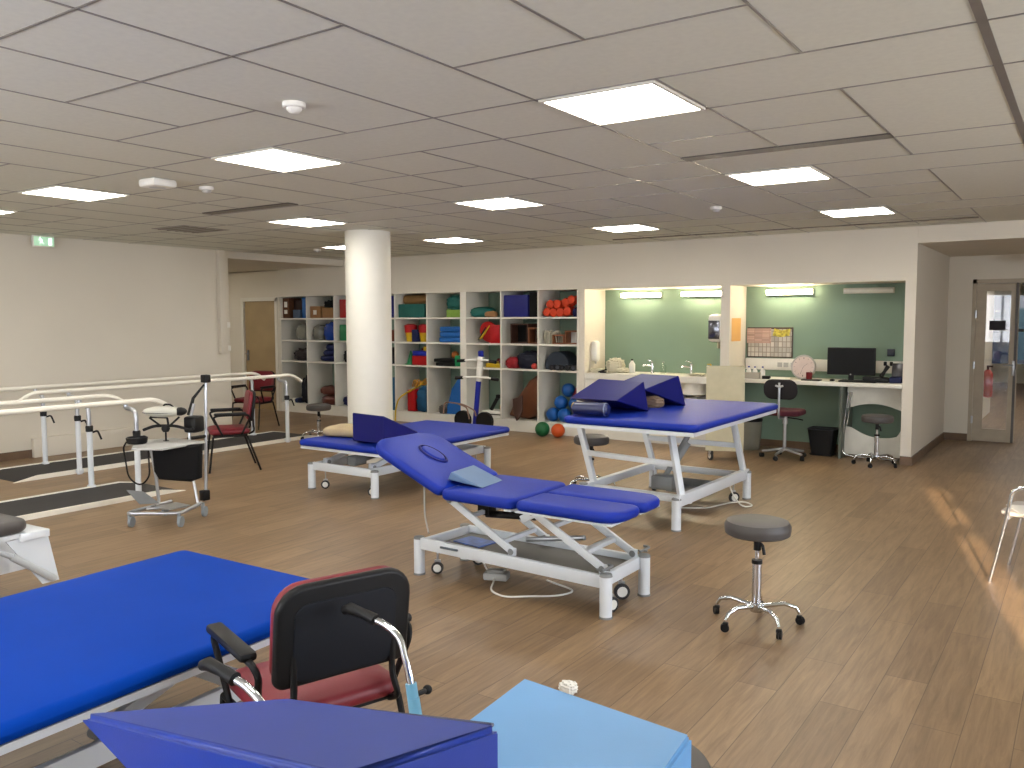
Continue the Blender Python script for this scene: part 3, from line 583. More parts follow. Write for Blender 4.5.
#PART2
# ================================================================== TREATMENT TABLES
def caster(par, x, y, z0=.0, r=.032, rz=0, m=None):
    c = obj('caster', MB().tube([(0, 0, .2), (0, 0, 2*r+.012), (.0, .0, 2*r+.005)], .007, 8).bx(-.006, .006, -.02, .02, r, 2*r+.012), STEEL, par, loc=(x, y, z0)); c.rotation_euler = (0, 0, rz)
    obj('tyre', MB().lathe([(r*.55, -.014), (r, -.011), (r, .011), (r*.55, .014)], (.012, 0, r), 20, M.Rotation(R(90), 4, 'Y')), RUBBER, c)
    obj('wheel_disc', MB().lathe([(r*.62, -.017), (r*.7, -.01), (r*.7, .01), (r*.62, .017)], (.012, 0, r), 20, M.Rotation(R(90), 4, 'Y')), PVC, c)
    return c
def feet(par, pts, h=.24, r=.036):
    for x, y in pts:
        f = obj('foot', MB().lathe([(r, .012), (r, h-.01), (r*.98, h)], (x, y, 0), 24), FRAME, par)
        obj('foot_pad', MB().lathe([(r+.003, 0), (r+.003, .012)], (x, y, 0), 24), GREY, f)
        obj('cap', MB().lathe([(r+.002, h), (r-.002, h+.014), (r*.4, h+.02)], (x, y, 0), 24), GREY, f)
def wedge_mesh(P6, bev=.006):      # P6: thin edge a,b ; high edge c,d (top) ; low back edge e,f
    a, b_, c, d, e, f = [V(p) for p in P6]; m = MB(); vs = [m.b.verts.new(p) for p in (a, b_, c, d, e, f)]
    for q in ((0, 1, 3, 2), (0, 1, 5, 4), (2, 3, 5, 4), (0, 2, 4), (1, 3, 5)): m.b.faces.new([vs[i] for i in q])
    bmesh.ops.recalc_face_normals(m.b, faces=m.b.faces)
    bmesh.ops.bevel(m.b, geom=list(m.b.edges), offset=bev, segments=3, affect='EDGES', profile=.5)
    return m
# --- centre table with raised backrest and split leg rests
T = thing('treatment_table', 'blue treatment table with raised face-hole backrest and split leg rests, centre of the room', 'treatment table', (-2.91, 4.4, 0))
feet(T, [(-.71, -.20), (.71, -.25), (.715, .235), (-.66, .235)])
f = MB()
f.bar((-.68, -.21, .215), (.68, -.245, .205), .03, .075); f.bar((-.63, .235, .215), (.68, .235, .205), .03, .075)
f.bar((.685, -.245, .205), (.685, .235, .205), .03, .075); f.bar((-.66, -.21, .215), (-.63, .235, .215), .03, .07)
obj('base_frame', f, FRAME, T)
obj('deck', X(-.60, .66, -.19, .22, .20, .206), mat('deck_grey', (112, 108, 100), .6), T)
obj('frame_lettering', X(-.50, -.36, -.243, -.228, .214, .226), mat('letter_grey', (90, 100, 110), .6), T).rotation_euler = (0, 0, 0)
for sy in (-.19, .2):
    for (x0, z0, x1, z1) in ((-.45, .53, .03, .265), (.18, .53, .66, .262)):
        a = obj('lift_arm', MB().bar((x0, sy, z0), (x1, sy, z1), .022, .045), FRAME, T)
        for px, pz in ((x0, z0), (x1, z1)): obj('pivot', MB().cyl((px, sy-.022, pz), (px, sy+.022, pz), .02, 12), GREY, a)
for x_, z_, w_ in ((.30, .45, .03), (-.30, .44, .03), (.52, .33, .05), (-.05, .31, .03)): obj('cross_tube', MB().bar((x_, -.19, z_), (x_, .2, z_), w_, .026), FRAME, T)
for x in (.03, .66):
    for y in (-.19, .2): obj('arm_bracket', MB().bx(x-.02, x+.02, y-.02, y+.02, .235, .285, .005), FRAME, T)

f = MB(); f.bx(-.45, -.02, -.2, .22, .535, .552); f.bx(-.45, .60, -.19, -.17, .525, .552); f.bx(-.45, .60, .2, .22, .525, .552); f.bx(.14, .78, -.325, -.05, .545, .556); f.bx(.14, .78, .03, .31, .545, .556); f.bx(.05, .1, -.31, .3, .54, .555); f.bar((.1, -.19, .47), (.22, -.19, .54), .02, .05)
obj('top_frame', f, FRAME, T)
obj('actuator', MB().cyl((-.30, 0, .42), (.1, -.04, .46), .024, 12).box((-.3, 0, .45), (.1, .08, .07), bev=.01), BLACK, T)
obj('spreader_rod', MB().cyl((.0, .02, .29), (.42, .02, .36), .016, 12), STEEL, T)
K = BLUE2
obj('seat_cushion', MB().slab(rrect(-.43, .135, -.34, .32, .06), .555, .625, .03, puff=.006), K, T)
# leg rests
obj('leg_cushion', MB().slab(rrect(.145, .825, -.34, -.02, (.06, .035, .035, .14)), .556, .620, .03, puff=.005), K, T)
obj('leg_cushion', MB().slab(rrect(.145, .825, .0, .32, (.14, .035, .035, .06)), .556, .620, .03, puff=.005), K, T)
# backrest: local cushion plane rotated
q = M.Translation((-.43, 0, .565)) @ M.Rotation(R(23), 4, 'Y')
bk = obj('backrest_cushion', MB().slab(rrect(-.68, -.0, -.34, .32, (.05, .16, .16, .05)), 0, .065, .03, q, puff=.008), K, T)
ring = MB(); el = [(-.37+.085*math.cos(a), -.01+.05*math.sin(a)) for a in [2*math.pi*k/28 for k in range(28)]]
ring.tube([q @ V((-.37+.115*math.cos(a), -.01+.066*math.sin(a), .0755)) for a in [2*math.pi*k/32 for k in range(32)]], .0085, 8, closed=True); obj('hole_rim', ring, NAVY, bk)
obj('face_plug', MB().slab([(-.37+.10*math.cos(a), -.01+.055*math.sin(a)) for a in [2*math.pi*k/28 for k in range(28)]], .06, .088, .014, q), K, bk)
obj('backrest_support', MB().bar(q @ V((-.62, -.2, -.015)), q @ V((.02, -.2, -.015)), .02, .03).bar(q @ V((-.62, .2, -.015)), q @ V((.02, .2, -.015)), .02, .03).bar(q @ V((-.45, -.2, -.015)), q @ V((-.45, .2, -.015)), .02, .03), FRAME, T)
caster(T, -.62, -.12, r=.04, rz=R(-60)); caster(T, -.52, .2, r=.042, rz=R(-55)); caster(T, .63, .10, r=.048, rz=R(-50)); caster(T, .68, -.14, r=.045, rz=R(-20))
for (x, y) in ((.70, -.25), (.70, .235)): obj('brake_pedal', MB().tube([(x, y-.03, .275), (x+.02, y+.07, .285), (x-.03, y+.09, .28)], .008, 8, .02).tube([(x-.05, y, .27), (x+.03, y+.01, .275)], .006, 8), GREY, T)
obj('power_cable', MB().tube([(-.45, .1, .19), (-.35, .05, .03), (-.2, -.05, .02), (-.1, -.25, .009), (.05, -.3, .009), (.15, -.2, .008), (.3, -.1, .008), (.35, .05, .008), (.1, .1, .02)], .006, 8, .08), PVC, T)
one('foot_switch', MB().box((0, 0, .03), (.16, .1, .05), bev=.012).box((0, .0, .062), (.11, .07, .014), bev=.005), MIDG, 'pale foot switch on the floor under the centre table', 'foot switch', (-3.12, 4.38, 0), rz=R(20))
t = thing('handset_cable', 'grey cable hanging from the centre table backrest to the floor', 'cable', (-3.62, 4.38, 0))
obj('cord', MB().tube([(-.13, .03, .72), (-.13, .03, .35), (-.11, .02, .30), (-.02, -.06, .25)], .006, 8, .03), MIDG, t); 
one('leaflet', X(0, .24, 0, .17, 0, .006), mat('leaflet_blue', (60, 96, 170), .4, var=.5, scale=14), 'blue and white printed leaflet lying on the centre table deck', 'leaflet', (-3.46, 4.36, .2075), rz=R(-8))
crisp(one('neck_wedge', wedge_mesh([(.21, -.17, .0), (.21, .13, .0), (-.03, -.15, .085), (-.03, .15, .085), (-.06, -.15, .03), (-.06, .15, .03)], .012), GBLUE, 'small grey-blue neck wedge on the backrest hinge of the centre table', 'wedge cushion', (-3.33, 4.34, .632), rz=R(8)))

# --- generic electric plinth: x across, y along, origin at the frame centre
def plinth(name, lab, loc, rz, W, L, zt, m, fx, fy0, fy1, off=0., th=.075, cr=.06, ox=0.):
    t = thing(name, lab, 'treatment table', loc, rz)
    feet(t, [(-fx, fy0), (fx, fy0), (-fx, fy1), (fx, fy1)], .25, .038)
    f = MB(); f.bar((-fx+.03, fy0, .235), (fx-.03, fy0, .235), .03, .08); f.bar((-fx+.03, fy1, .235), (fx-.03, fy1, .235), .03, .08)
    f.bar((-fx+.06, fy0, .235), (-fx+.06, fy1, .235), .03, .08); f.bar((fx-.06, fy0, .235), (fx-.06, fy1, .235), .03, .08); obj('base_frame', f, FRAME, t)
    zb = zt-th-.05
    for sx in (-1, 1):
        for y0 in (fy0+.10, (fy0+fy1)/2+.15):
            y1 = y0+.55; a = obj('lift_arm', MB().bar((sx*(fx-.12), y0, .27), (sx*(fx-.12), y1, zb), .03, .05), FRAME, t)
            obj('pivot', MB().cyl((sx*(fx-.12)-.03, y0, .27), (sx*(fx-.12)+.03, y0, .27), .022, 12), GREY, a)
        obj('arm_bracket', MB().bx(sx*(fx-.12)-.022, sx*(fx-.12)+.022, fy0+.06, fy0+.14, .24, .31, .006), FRAME, t)
    f = MB(); hw = W/2-.02; y0, y1 = off-L/2+.03, off+L/2-.03
    f.bx(ox-hw, ox+hw, y0, y0+.04, zt-th-.028, zt-th-.002); f.bx(ox-hw, ox+hw, y1-.04, y1, zt-th-.028, zt-th-.002); f.bx(ox-hw, ox-hw+.04, y0+.04, y1-.04, zt-th-.028, zt-th-.002); f.bx(ox+hw-.04, ox+hw, y0+.04, y1-.04, zt-th-.028, zt-th-.002)
    f.bx(-fx+.08, fx-.08, (y0+y1)/2-.02, (y0+y1)/2+.02, zt-th-.05, zt-th-.004); f.bx(-fx+.10, -fx+.16, fy0+.3, fy1-.05, zb-.02, zt-th-.004); f.bx(fx-.16, fx-.10, fy0+.3, fy1-.05, zb-.02, zt-th-.004)
    obj('top_frame', f, FRAME, t)
    obj('actuator', MB().cyl((0, fy0+.12, .28), (0, .2, zb), .03, 12).box((0, fy0+.2, .30), (.12, .16, .09), bev=.01), GREY, t)
    obj('mattress', MB().slab(rrect(ox-W/2, ox+W/2, off-L/2, off+L/2, cr), zt-th, zt-.012, .035, puff=.012), m, t)
    for sx in (-1, 1):
        caster(t, sx*(fx-.02)+.09*(-sx), fy0+.08, r=.042, rz=R(-55)); caster(t, sx*(fx-.1), fy1-.08, r=.042, rz=R(-60))
    return t
plinth('treatment_table', 'blue treatment table under the cream pillow, in front of the white column', (-5.965, 6.75, 0), 0, 1.22, 1.98, .525, BLUE2, .43, -.96, .85, -.12, ox=.14)
plinth('treatment_table', 'wide bright blue treatment table in the left foreground', (-3.05, 1.35, 0), R(1.5), 1.18, 2.3, .57, BLUE, .42, -.75, .75, .0, cr=.05)
plinth('treatment_table', 'dark grey padded table end cut by the left edge of the view', (-5.32, 1.42, 0), R(3), .62, 2.0, .545, DGREY, .26, -.75, .62, .0, th=.09, cr=.09)
t = COL.objects['treatment_table.003'] if 'treatment_table.003' in COL.objects else None
if t:
    obj('lift_plate', MB().poly([(.27, .86, .42), (.27, 1.10, .42), (.27, 1.16, .12), (.27, 1.06, .12)], (.012, 0, 0)), FRAME, t)
    obj('lift_plate', MB().poly([(-.20, .86, .42), (-.20, 1.10, .42), (-.20, 1.22, .10), (-.20, 1.02, .10)], (.012, 0, 0)), FRAME, t)
    obj('gas_strut', MB().cyl((.30, .70, .44), (.30, .88, .33), .016, 10).cyl((.30, .88, .33), (.30, 1.12, .14), .022, 10), mat('strut_grey', (190, 196, 200), .3, .3), t)
    obj('frame_extension', MB().bx(-.28, .31, .93, 1.10, .405, .45, .005), FRAME, t)
# extra lift plate of the grey table
# --- high two-person table
T = thing('treatment_table', 'high wide blue treatment table carrying the two dark wedges', 'treatment table', (-3.06, 7.0, 0))
f_ = [(.39, -.78), (.45, .72), (-.55, -.62), (-.52, .74)]
feet(T, f_, .25, .038)
f = MB(); f.bar((.40, -.80, .24), (.44, .74, .24), .05, .09); f.bar((-.55, -.62, .22), (-.53, .74, .22), .05, .07); f.bar((-.53, .74, .22), (.43, .74, .22), .04, .06); f.bar((-.52, -.47, .2), (.40, -.50, .2), .04, .06); f.bar((-.55, -.62, .22), (.4, -.64, .22), .03, .04)
obj('base_frame', f, FRAME, T)
for (x0, y0, x1, y1) in ((.40, -.70, .24, -.58), (.44, .66, .33, .62), (-.53, -.47, -.66, -.52), (-.5, .70, -.62, .62)): obj('leg', MB().bar((x0, y0, .25), (x1, y1, .8), .05, .05), FRAME, T)
obj('cross_rail', MB().bar((-.59, -.5, .51), (.32, -.64, .51), .03, .045), FRAME, T); obj('cross_rail', MB().bar((-.57, .66, .51), (.38, .64, .51), .03, .045), FRAME, T)
obj('actuator', MB().cyl((-.02, -.1, .28), (.20, .0, .74), .024, 12).box((.0, -.12, .25), (.2, .18, .12), bev=.01).cyl((.08, -.06, .45), (.16, -.02, .6), .034, 12), GREY, T)
f = MB(); f.bx(-.61, .56, -.86, -.82, .775, .805); f.bx(-.61, .56, 1.18, 1.22, .775, .805); f.bx(-.61, -.57, -.82, 1.18, .775, .805); f.bx(.52, .56, -.82, 1.18, .775, .805)
obj('top_frame', f, FRAME, T)
obj('mattress', MB().slab(rrect(-.63, .585, -.87, 1.25, .07), .806, .868, .035, puff=.012), BLUE2, T)
caster(T, .34, -.68, r=.045, rz=R(-20)); caster(T, .40, .50, r=.05, rz=R(-40)); caster(T, -.45, .6, r=.04)
obj('power_cable', MB().tube([(.42, .3, .25), (.45, .32, .12), (.55, .3, .01), (.62, .42, .009), (.5, .55, .009), (.4, .45, .01), (.3, .1, .009), (.05, -.05, .01)], .006, 8, .06), PVC, T)
cl = MB()
for k in range(5): cl.tube([(-.14, -.10+.05*k, .012), (-.04, -.08+.05*k, .05), (.05, -.11+.05*k, .06), (.15, -.09+.05*k, .015)], .009, 6, .03)
one('cable_tray', X(-.2, .2, -.16, .16, 0, .01).bx(-.2, -.19, -.16, .16, .01, .08).bx(.19, .2, -.16, .16, .01, .08).bx(-.19, .19, .15, .16, .01, .08), GREY, 'grey wire tray hanging low under the high wide table', 'tray', (-2.95, 7.25, .12))
# wedges on the high table
W1 = [(-3.75, 6.37, 1.0), (-3.28, 6.36, 1.0), (-3.70, 6.82, 1.145), (-3.20, 6.72, 1.145), (-3.68, 6.90, .876), (-3.19, 6.80, .876)]
crisp(one('wedge_cushion', wedge_mesh(W1, .008), NAVY, 'dark blue wedge tilted over a blue roll on the high table, left of the pair', 'wedge cushion'))
W2 = [(-3.74, 7.03, 1.05), (-3.32, 6.96, 1.05), (-3.54, 7.36, 1.168), (-3.12, 7.29, 1.168), (-3.52, 7.49, .876), (-3.10, 7.42, .876)]
crisp(one('wedge_cushion', wedge_mesh(W2, .008), NAVY, 'dark blue wedge standing on the high table, right and behind its pair', 'wedge cushion'))
q = M.Rotation(R(90), 4, 'Y')
t = thing('roll_cushion', 'glossy dark blue roll cushion under the left wedge on the high table', 'roll cushion', (-3.45, 6.22, .935), R(6))
obj('roll_body', MB().lathe([(.04, -.16), (.054, -.145), (.056, 0), (.054, .145), (.04, .16)], (0, 0, 0), 28, q), mat('glossy_navy', (20, 30, 80), .3), t)
obj('end_ring', MB().lathe([(.054, .128), (.058, .133), (.054, .140)], (0, 0, 0), 28, q), mat('pipe_grey', (120, 130, 160), .4), t)
one('folded_cloth', MB().blob((0, 0, 0), (.22, .15, .10), 61, .12), C_('beige_cloth', (150, 126, 104)), 'beige folded cloth between the two wedges on the high table', 'cloth', (-3.30, 7.10, .882), rz=R(0))
# wedge and pillow on the table by the column
W3 = [(-5.02, 6.16, .53), (-5.36, 6.34, .53), (-5.43, 5.82, .80), (-5.81, 5.93, .80), (-5.42, 5.80, .527), (-5.80, 5.91, .527)]
P = [V(p) for p in W3]
m_ = MB(); vs = [m_.b.verts.new(p) for p in (V((-5.77, 5.74, .537)), V((-5.36, 5.74, .537)), V((-5.36, 5.74, .80)), V((-5.77, 5.74, .81)), V((-5.36, 6.22, .60)), V((-5.36, 6.22, .537)), V((-5.77, 6.22, .537)), V((-5.77, 6.22, .60)))]
for q_ in ((0, 1, 2, 3), (1, 5, 4, 2), (5, 6, 7, 4), (6, 0, 3, 7), (3, 2, 4, 7), (0, 6, 5, 1)): m_.b.faces.new([vs[i] for i in q_])
bmesh.ops.recalc_face_normals(m_.b, faces=m_.b.faces); bmesh.ops.bevel(m_.b, geom=list(m_.b.edges), offset=.008, segments=3, affect='EDGES')
crisp(one('wedge_cushion', m_, NAVY, 'dark blue wedge on the table in front of the column, beside the pillow', 'wedge cushion'))
one('pillow', MB().slab(rrect(-.26, .26, -.19, .19, .09), 0, .085, .042, puff=.02), C_('cream_cotton', (214, 192, 152), .8), 'cream pillow on the table in front of the column', 'pillow', (-6.12, 6.08, .528), rz=R(14))


plinth('treatment_table', 'table at the bottom edge carrying the two nearest wedges', (-1.10, .05, 0), 0, .95, 1.9, .80, BLUE, .36, -.7, .7, .0)
A_, B_ = V((-1.67, .88, .87)), V((-1.37, 1.17, .87)); C2, D2 = V((-.735, 1.045, 1.05)), V((-.74, .71, 1.12))
m_ = MB(); vs = [m_.b.verts.new(p) for p in (A_+V((0, 0, .012)), B_+V((0, 0, .012)), C2, D2, A_-V((0, 0, .012)), B_-V((0, 0, .012)), V((C2.x, C2.y, .81)), V((D2.x, D2.y, .81)))]
for q_ in ((0, 1, 2, 3), (4, 5, 6, 7), (0, 1, 5, 4), (1, 2, 6, 5), (2, 3, 7, 6), (3, 0, 4, 7)): m_.b.faces.new([vs[i] for i in q_])
bmesh.ops.recalc_face_normals(m_.b, faces=m_.b.faces); bmesh.ops.bevel(m_.b, geom=list(m_.b.edges), offset=.012, segments=4, affect='EDGES')
w1 = crisp(one('wedge_cushion', m_, WEDGE, 'large dark blue wedge at the bottom edge, nearest the camera', 'wedge cushion'))
ed = [A_+V((.035, .028, .006)), B_+V((0, -.012, .010)), C2+V((-.014, -.006, -.002))]; obj('piping', MB().tube([ed[0], ed[1], ed[2]], .0035, 6, .01), mat('pipe_dark', (26, 30, 70), .4), w1)
P_, Q_ = V((-1.19, 1.79, .75)), V((-.703, 1.745, .75))
m_ = MB(); dv = V((.06, -.50, .02)); vs = [m_.b.verts.new(p) for p in (P_, Q_, Q_+dv, P_+dv, P_+V((.0, .0, -.15)), Q_+V((.0, .0, -.15)), V((Q_+dv).to_tuple()[:2]+(.60,)), V((P_+dv).to_tuple()[:2]+(.60,)))]
for q_ in ((0, 1, 2, 3), (4, 5, 6, 7), (0, 1, 5, 4), (1, 2, 6, 5), (2, 3, 7, 6), (3, 0, 4, 7)): m_.b.faces.new([vs[i] for i in q_])
bmesh.ops.recalc_face_normals(m_.b, faces=m_.b.faces); bmesh.ops.bevel(m_.b, geom=list(m_.b.edges), offset=.010, segments=4, affect='EDGES')
crisp(one('wedge_cushion', m_, LBLUE, 'light blue wedge at the bottom edge, right of the large dark one', 'wedge cushion'))
one('crumpled_tissue', MB().blob((0, 0, 0), (.085, .07, .045), 77, .18, 3), PVC, 'crumpled white tissue on the floor behind the light blue wedge', 'tissue', (-1.89, 3.21, 0))

# ================================================================== STOOLS AND CHAIRS
def stool(lab, loc, zs, rz=0, r=.185, grp=None):
    t = thing('rolling_stool', lab, 'stool', loc, rz, grp)
    obj('seat', MB().lathe([(.02, zs-.085), (r-.02, zs-.085), (r-.004, zs-.075), (r, zs-.05), (r, zs-.03), (r-.012, zs-.008), (r-.04, zs), (.02, zs+.002)], seg=40), DGREY, t)
    obj('gas_column', MB().lathe([(.026, .08), (.026, zs-.24)]), CHROME, t); obj('piston', MB().lathe([(.012, zs-.24), (.012, zs-.13)]).lathe([(.05, zs-.10), (.05, zs-.085)]), CHROME, t)
    obj('column_collar', MB().lathe([(.029, zs-.245), (.029, zs-.225)]), BLACK, t)
    obj('height_lever', MB().tube([(0, 0, zs-.12), (.03, -.01, zs-.14), (.04, -.015, zs-.19)], .009, 8, .01).cyl((0, 0, zs-.17), (0, 0, zs-.1), .02, 12), BLACK, t)
    obj('hub', MB().lathe([(.032, .07), (.04, .085), (.038, .115), (.028, .12)]), CHROME, t)
    for k in range(5):
        a = R(72*k+20); c, s_ = math.cos(a), math.sin(a)
        L_ = obj('base_arm', MB().tube([(.03*c, .03*s_, .10), (.15*c, .15*s_, .115), (.215*c, .215*s_, .095), (.235*c, .235*s_, .062)], [.014, .012, .011, .009], 10), CHROME, t)
        cq = obj('caster', MB().lathe([(.013, -.012), (.023, -.012), (.023, -.003), (.013, -.003)], (.24*c, .24*s_, .023), 16, M.Rotation(a+.8, 4, 'Z') @ M.Rotation(R(90), 4, 'Y')).lathe([(.013, .003), (.023, .003), (.023, .012), (.013, .012)], (.24*c, .24*s_, .023), 16, M.Rotation(a+.8, 4, 'Z') @ M.Rotation(R(90), 4, 'Y')).box((.235*c, .235*s_, .042), (.03, .03, .02), bev=.006), BLACK, L_)
    return t
stool('grey round stool on chrome casters standing alone on the open floor', (-1.47, 4.54, 0), .585, R(10), .178, 'grey rolling stools')
stool('grey round stool on casters in front of the desk alcove', (-1.99, 10.36, 0), .585, R(30), .175, 'grey rolling stools')
stool('grey round stool behind the left end of the high table', (-4.03, 7.28, 0), .545, R(0), .175, 'grey rolling stools')
stool('grey round stool in front of the shelving left of the column', (-9.0, 8.3, 0), .50, R(5), .175, 'grey rolling stools')
stool('stool seat peeping out at the bottom edge beside the light blue wedge', (-.90, 1.85, 0), .585, 0, .20, 'grey rolling stools')
def visitor_chair(lab, loc, rz, shell=True):
    t = thing('visitor_chair', lab, 'chair', loc, rz, 'red visitor chairs')
    # front +Y
    obj('seat', MB().slab(rrect(-.235, .235, -.20, .235, .07), .415, .475, .028, puff=.012), RED, t)
    q = M.Translation((0, -.215, .67)) @ M.Rotation(R(80), 4, 'X')
    obj('backrest', MB().slab(rrect(-.225, .225, -.12, .19, (.09, .09, .04, .04)), -.002, .042, .02, M.Translation((0, -.215, .69)) @ M.Rotation(R(98), 4, 'X') @ M.Rotation(R(180), 4, 'Y') ), RED, t)
    obj('back_shell', MB().slab(rrect(-.232, .232, -.135, .197, (.095, .095, .04, .04)), .0, .032, .014, M.Translation((0, -.2165, .69)) @ M.Rotation(R(98), 4, 'X')), BLACK, t)
    obj('shell_panel', MB().slab(rrect(-.175, .175, -.12, .14, .05), .030, .037, .006, M.Translation((0, -.2165, .69)) @ M.Rotation(R(98), 4, 'X')), mat('shell_panel', (14, 18, 26), .6, spec=.3), t)
    f = MB()
    for s_ in (-1, 1): f.tube([(s_*.19, -.18, .41), (s_*.19, -.245, .44), (s_*.17, -.235, .52), (s_*.17, -.24, .70)], .011, 8, .03)
    f.bx(-.2, .2, -.17, .2, .40, .416); obj('seat_frame', f, BLACK, t)
    for s_ in (-1, 1):
        obj('front_leg', MB().tube([(s_*.245, .20, .40), (s_*.255, .25, .0)], .0115, 8), BLACK, t); obj('rear_leg', MB().tube([(s_*.235, -.16, .40), (s_*.245, -.30, .0)], .0115, 8), BLACK, t)
        obj('side_rail', MB().tube([(s_*.245, .20, .40), (s_*.235, -.16, .40)], .0115, 8), BLACK, t)
        a = obj('arm_frame', MB().tube([(s_*.255, .10, .405), (s_*.275, .20, .62), (s_*.275, .14, .637), (s_*.275, -.17, .637), (s_*.262, -.19, .60), (s_*.24, -.10, .41)], .0115, 8, .04), BLACK, t)
        obj('arm_pad', MB().box((s_*.275, .02, .651), (.056, .34, .03), bev=.012), BLACK, a)
    return t
visitor_chair('dark red armchair-style visitor chair seen from behind, foreground', (-2.14, 1.93, 0), R(71.5))
visitor_chair('dark red visitor chair standing sideways beside the parallel bars', (-8.05, 6.08, 0), R(148))
visitor_chair('dark red visitor chair farthest back, in front of the tan door', (-10.85, 8.66, 0), R(-165))
# walking frame behind the foreground chair
t = thing('walking_frame', 'light blue walking frame with chrome handle tubes and black grips in the foreground', 'walking frame', (-1.62, 1.54, 0))
for s_, lx in ((-1, 0), (1, 0)):
    y = s_*.25
    ht = obj('handle_tube', MB().tube([(-.10, y, .795), (-.06, y, .79), (.0, y-.0, .765), (.045, y-.01*s_, .66), (.075, y-.01, .52)], .011, 12, .04), CHROME, t)
    obj('grip', MB().tube([(-.225, y, .80), (-.20, y, .81), (-.15, y, .805), (-.095, y, .795)], [.014, .018, .015, .018], 12), BLACK, ht)
    for k in range(4): ht2 = None
    lg = obj('front_leg', MB().tube([(.06, y-.01, .60), (.09, y, .40), (.26, y+.02*s_, .03)], .016, 12, .05), LTBL, t); obj('foot_tip', MB().lathe([(.024, 0), (.022, .04)], (.265, y+.02*s_, 0), 12), RUBBER, lg)
    rl = obj('rear_leg', MB().tube([(.085, y, .45), (-.02, y, .38), (-.20, y+.02*s_, .03)], .014, 12, .05), LTBL, t); obj('foot_tip', MB().lathe([(.024, 0), (.022, .04)], (-.205, y+.02*s_, 0), 12), RUBBER, rl)
    kn = obj('clamp_knob', MB().cyl((.055, y, .605), (.055, y+.05*1, .60), .008, 8).sph((.055, y+.055, .60), .014), BLACK, t)
    obj('clamp_sleeve', MB().cyl((.047, y-.008, .64), (.062, y-.01, .56), .017, 12), LTBL, t)
obj('cross_bar', MB().tube([(.12, -.25, .42), (.12, .25, .42)], .013, 10).tube([(.17, -.25, .26), (.17, .25, .26)], .011, 10), LTBL, t)
# office chair
t = thing('office_chair', 'black and dark red swivel chair at the alcove desk', 'office chair', (-3.02, 10.28, 0), R(180))
obj('backrest', MB().slab(rrect(-.20, .20, -.12, .12, .10), 0, .05, .022, M.Translation((0, .235, .85)) @ M.Rotation(R(85), 4, 'X')), mat('black_fabric', (24, 20, 22), .8), t)
obj('seat', MB().slab(rrect(-.215, .215, -.20, .21, .09), .53, .60, .03), mat('plum_fabric', (74, 18, 34), .8), t)
obj('back_post', MB().tube([(0, .04, .51), (0, .24, .51), (0, .27, .56), (0, .255, .90)], .014, 10, .05), STEEL, t)
obj('back_knob', MB().tube([(-.045, .262, .90), (0, .265, .885), (.045, .262, .90)], .012, 8).tube([(0, .262, .9), (0, .262, .935)], .012, 8), MIDG, t)
obj('gas_column', MB().lathe([(.02, .1), (.02, .42)]).lathe([(.032, .42), (.032, .53)]), STEEL, t); obj('lever', MB().tube([(0, 0, .5), (-.16, .02, .49), (-.22, .02, .48)], .008, 8), BLACK, t)
for k in range(5):
    a = R(72*k+12); c, s_ = math.cos(a), math.sin(a); L_ = obj('base_arm', MB().tube([(0, 0, .115), (.26*c, .26*s_, .075)], [.022, .014], 8), STEEL, t)
    obj('caster', MB().lathe([(.018, -.024), (.028, -.022), (.028, .022), (.018, .024)], (.265*c, .265*s_, .028), 14, M.Rotation(a+.6, 4, 'Z') @ M.Rotation(R(90), 4, 'Y')), BLACK, L_)
# white chair at the right edge
t = thing('meeting_chair', 'white seated chrome chair cut by the right edge of the view', 'chair', (-.20, 6.33, 0), R(-98))
obj('seat', MB().slab(rrect(-.22, .22, -.21, .21, .06), .435, .46, .012), C_('white_shell', (214, 206, 196), .4), t)
obj('backrest', MB().slab(rrect(-.2, .2, -.14, .14, .05), 0, .02, .009, M.Translation((0, .23, .72)) @ M.Rotation(R(80), 4, 'X')), C_('white_shell', (214, 206, 196), .4), t)
for s_ in (-1, 1):
    obj('front_leg', MB().tube([(s_*.25, -.24, .0), (s_*.245, -.16, .42), (s_*.245, -.135, .60), (s_*.245, -.08, .635), (s_*.245, .16, .64), (s_*.23, .22, .62)], .0115, 10, .04), CHROME, t)
    obj('rear_leg', MB().tube([(s_*.25, .27, .0), (s_*.235, .20, .42), (s_*.2, .235, .80)], .0115, 10, .04), CHROME, t)
obj('seat_frame', MB().tube([(-.245, -.15, .428), (.245, -.15, .428)], .010, 8).tube([(-.245, .18, .428), (.245, .18, .428)], .010, 8), STEEL, t)
one('handbag', MB().blob((0, 0, 0), (.2, .3, .26), 91, .06), BLK, 'black handbag hanging over the white chair at the right edge', 'bag', (-.10, 6.70, .46))
one('paper_sheet', X(-.11, .11, -.15, .15, 0, .003), PVC, 'white paper lying over the front edge of the white chair seat', 'paper', (-.26, 6.26, .4605), rz=R(20))

